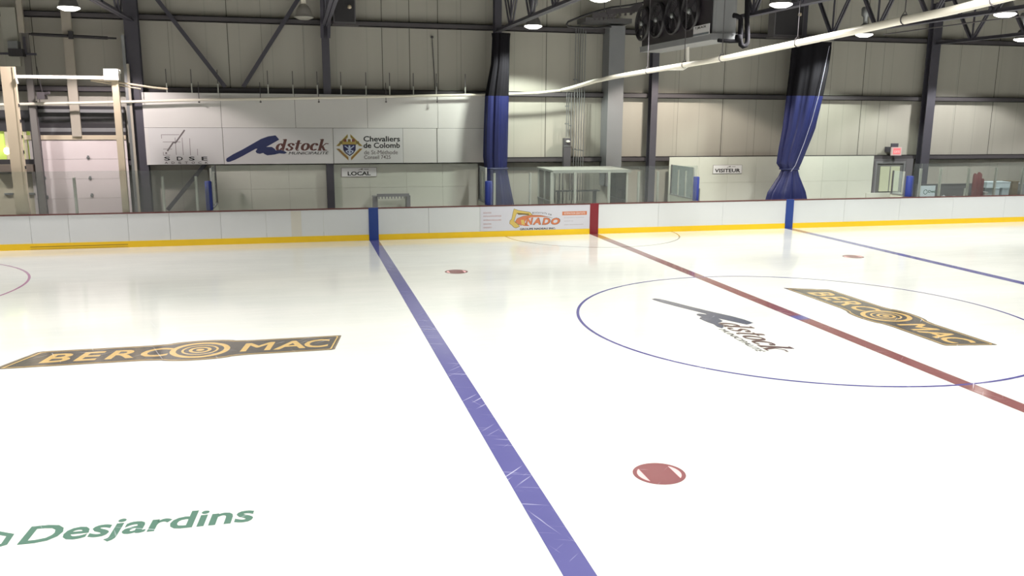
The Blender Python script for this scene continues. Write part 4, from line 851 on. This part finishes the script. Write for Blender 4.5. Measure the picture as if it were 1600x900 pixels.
b = MB(); b.box((x0, 15.37, z-.04), (x1, 15.43, z+.01)); b.build('top_bar', GALV, rl)
for x in (x0+.03, (x0+x1)/2, x1-.03): b = MB(); b.box((x-.03, 15.37, -.03), (x+.03, 15.43, z-.04)); b.build('upright', GALV, rl)
# leaning white sill at the exit end
b = MB(); b.prism([(AY(1352, 310, 14).x, 0), (AY(1352, 303, 14).x, AY(1357, 301.5, 14).z), (AY(1408, 309, 14).x, 1.14), (AY(1412, 309, 14).x, 0)], (0, 14.0, 0), SU, SV, .06); tag(b.build('bench_end_board', WHITEG), 'sloping white board at the exit end of the visitor bench', 'board')
# exit door
DY = 15.68; d0, d1 = AY(1367, 270, DY).x, AY(1414, 270, DY).x; dzt = AY(1400, 252, DY).z
dd = empty('door_1', ((d0+d1)/2, DY, 0), 'grey exit door with a glazed frosted window beside the exit column', 'door', kind='structure')
b = MB(); b.box((d0, DY, -.03), (d0+.09, DY+.1, dzt)).box((d1-.09, DY, -.03), (d1, DY+.1, dzt)).box((d0+.09, DY, dzt-.09), (d1-.09, DY+.1, dzt)); b.build('door_frame', CASING, dd)
b = MB(); b.box((d0+.09, DY+.04, -.03), (d1-.09, DY+.09, dzt-.09)); b.build('door_leaf', mat('door_grey', (112, 112, 112), .5), dd)
w0, w1, wz0, wz1 = AY(1375, 280, DY).x, AY(1405, 280, DY).x, AY(1390, 299, DY).z, AY(1390, 260, DY).z
b = MB(); b.box((w0, DY+.02, wz0), (w1, DY+.04, wz1)); b.build('door_glass', WINPANE, dd); b = MB(); xm = (w0+w1)/2; b.box((xm-.015, DY+.005, wz0), (xm+.015, DY+.02, wz1)); b.build('glazing_bar', CASING, dd)
b = MB(); b.box((AY(1361, 300, DY).x, DY-.02, -.03), (d0, DY+.12, 2.36)).box((d1, DY-.02, -.03), (AY(1424, 280, DY).x, DY+.12, 2.36)).box((d0, DY, dzt), (d1, DY+.1, 2.36)); b.build('door_surround', mat('surround_grey', (112, 110, 114), .6), dd)
q0, q1 = AY(1393, 243, 15.45), AY(1409.5, 230, 15.45)
ex = empty('exit_sign', ((q0.x+q1.x)/2, 15.5, q0.z), 'lit red exit sign above the grey door', 'exit sign')
b = MB(); b.box((q0.x, 15.45, q0.z), (q1.x, 15.53, q1.z)); b.build('sign_case', mat('sign_case', (215, 190, 190), .5), ex)
b = MB(); b.box((q0.x+.06, 15.444, q0.z+.05), (q1.x-.06, 15.45, q1.z-.04)); f = b.build('lit_face', EXITR, ex)
b = MB(); text(b, 'SORTIE', (q0.x+.10, 15.442, q0.z+.10), SU, SV, w=q1.x-q0.x-.2, h=.10, bold=.02); b.build('lettering', mat('exit_letter', (250, 190, 190), .5, emit=.4), f)
b = MB(); b.box((q0.x+.03, 15.53, q1.z), (q1.x-.12, 15.6, q1.z+.15)).box((q0.x+.03, 15.53, q1.z-.2), (q1.x-.03, YW, q1.z)); b.build('mount', STEEL, ex)
# stored goods behind the right boards
BYR = 14.2
a, c = AY(1435, 312, BYR), AY(1462, 290, BYR); b = MB(); b.box((a.x-.05, BYR, -.03), (c.x, BYR+.04, c.z)); bs = b.build('banner_board', mat('banner_pale', (196, 208, 216), .5)); tag(bs, 'pale standing board with a green round logo behind the right screen', 'board')
b = MB(); q = AY(1446, 300, BYR-.002); b.ring((0, 0), .075, .10, q, SU, SV, n=24); text(b, 'Desj', (q.x+.13, BYR-.003, q.z-.06), SU, SV, w=.34, h=.13, bold=.03); b.build('logo', P_TEAL, bs)
p0, p1 = AY(1432, 291, 15.2), AY(1532, 285.5, 15.2)
b = MB(); b.box((p0.x, 15.18, -.03), (AY(1532, 300, 15.2).x, 15.24, (p0.z+p1.z)/2)); b.box((p0.x, 15.16, (p0.z+p1.z)/2), (AY(1532, 300, 15.2).x, 15.26, (p0.z+p1.z)/2+.03)); tag(b.build('barrier_panel', DKBOARD), 'long low charcoal barrier behind the right screen', 'barrier')
# tarp heap
b = MB(); x0, x1 = AY(1468, 305, 13.7).x, AY(1500, 305, 13.7).x; n = 16; vs = []
for i in range(n+1):
    for j in range(9):
        s_, t_ = i/n, j/8; vs.append((x0+(x1-x0)*s_, 13.45+.6*t_, max(0, .2+(.98+.10*math.sin(s_*9)+.05*math.sin(s_*23+t_*5))*math.sin(PI*t_)**.4*math.sin(PI*(.06+.88*s_))**.25)-.2))
b.add(vs, [(i*9+j, (i+1)*9+j, (i+1)*9+j+1, i*9+j+1) for i in range(n) for j in range(8)], 0, True); tag(b.build('tarp_heap', TARP), 'crumpled pale tarp heap showing just above the boards', 'tarp')
# maroon mats
mz = [271, 272.5, 269, 271, 279]; mt = empty('crash_mat_bundle', (AY(1527, 300, 13.6).x, 13.6, 0), 'tall maroon bundle of upright mats behind the right screen', 'mats')
for k, py in enumerate(mz):
    x = AY(1520.5+k*3.1, 300, 13.6).x; z = AY(1520+k*3, py, 13.6).z; b = MB(); b.tube([(x, 13.6+.03*(k % 2), -.03), (x, 13.6+.03*(k % 2), z-.06), (x+.01, 13.6+.03*(k % 2), z)], [.075, .07, .04], 12); b.build('mat', MAROON, mt)
def crate(px0, px1, py0, py1, Y, m, lab, d=.4, z0=-.03, cat='box', name='storage_box', grp=None):
    a, c = AY(px0, py1, Y), AY(px1, py0, Y); b = MB(); zz = a.z if z0 is None else z0
    b.box((a.x, Y, zz), (c.x, Y+d, c.z-.03)); b.box((a.x-.015, Y-.015, c.z-.03), (c.x+.015, Y+d+.015, c.z)); return tag(b.build(name, m), lab, cat, grp)
crate(1538.6, 1543, 300, 306, 13.5, WHITEP, 'small white box beside the maroon mats', .3); crate(1538, 1546, 288, 300, 14.75, BLACKST, 'black bag behind the small white box', .3)
crate(1551, 1562, 293.5, 306, 13.9, LBLUE, 'pale box under the wide cooler, beside the small white box', .45, grp='pale boxes under the wide cooler'); crate(1565.5, 1577, 293.5, 306, 13.9, LBLUE, 'pale box under the wide cooler, beside the cardboard carton', .45, grp='pale boxes under the wide cooler')
a_ = AY(1550, 293.5, 13.9).z; crate(1541.5, 1579, 284, 293.5, 13.9, LBLUE, 'wide pale cooler lying across two pale boxes', .45, z0=a_-.0, name='wide_cooler', cat='cooler')
crate(1580, 1592, 283, 306, 13.95, CARD, 'brown cardboard carton at the right of the wide cooler', .5)
crate(1594, 1612, 287, 306, 14.0, TARP, 'grey wrapped bundle at the right edge of the picture', .5)
b = MB(); p, q, r_ = AY(1505, 306, 13.6), AY(1508, 294, 13.6), AY(1513, 306, 13.6); b.bar((p.x, 13.6, 0), q, .05); b.bar(q, (r_.x, 13.6, 0), .05); tag(b.build('trestle', ALU), 'small pale folding trestle beside the maroon mats', 'trestle')

bpy.context.view_layer.update()
print('objects', len(bpy.data.objects))
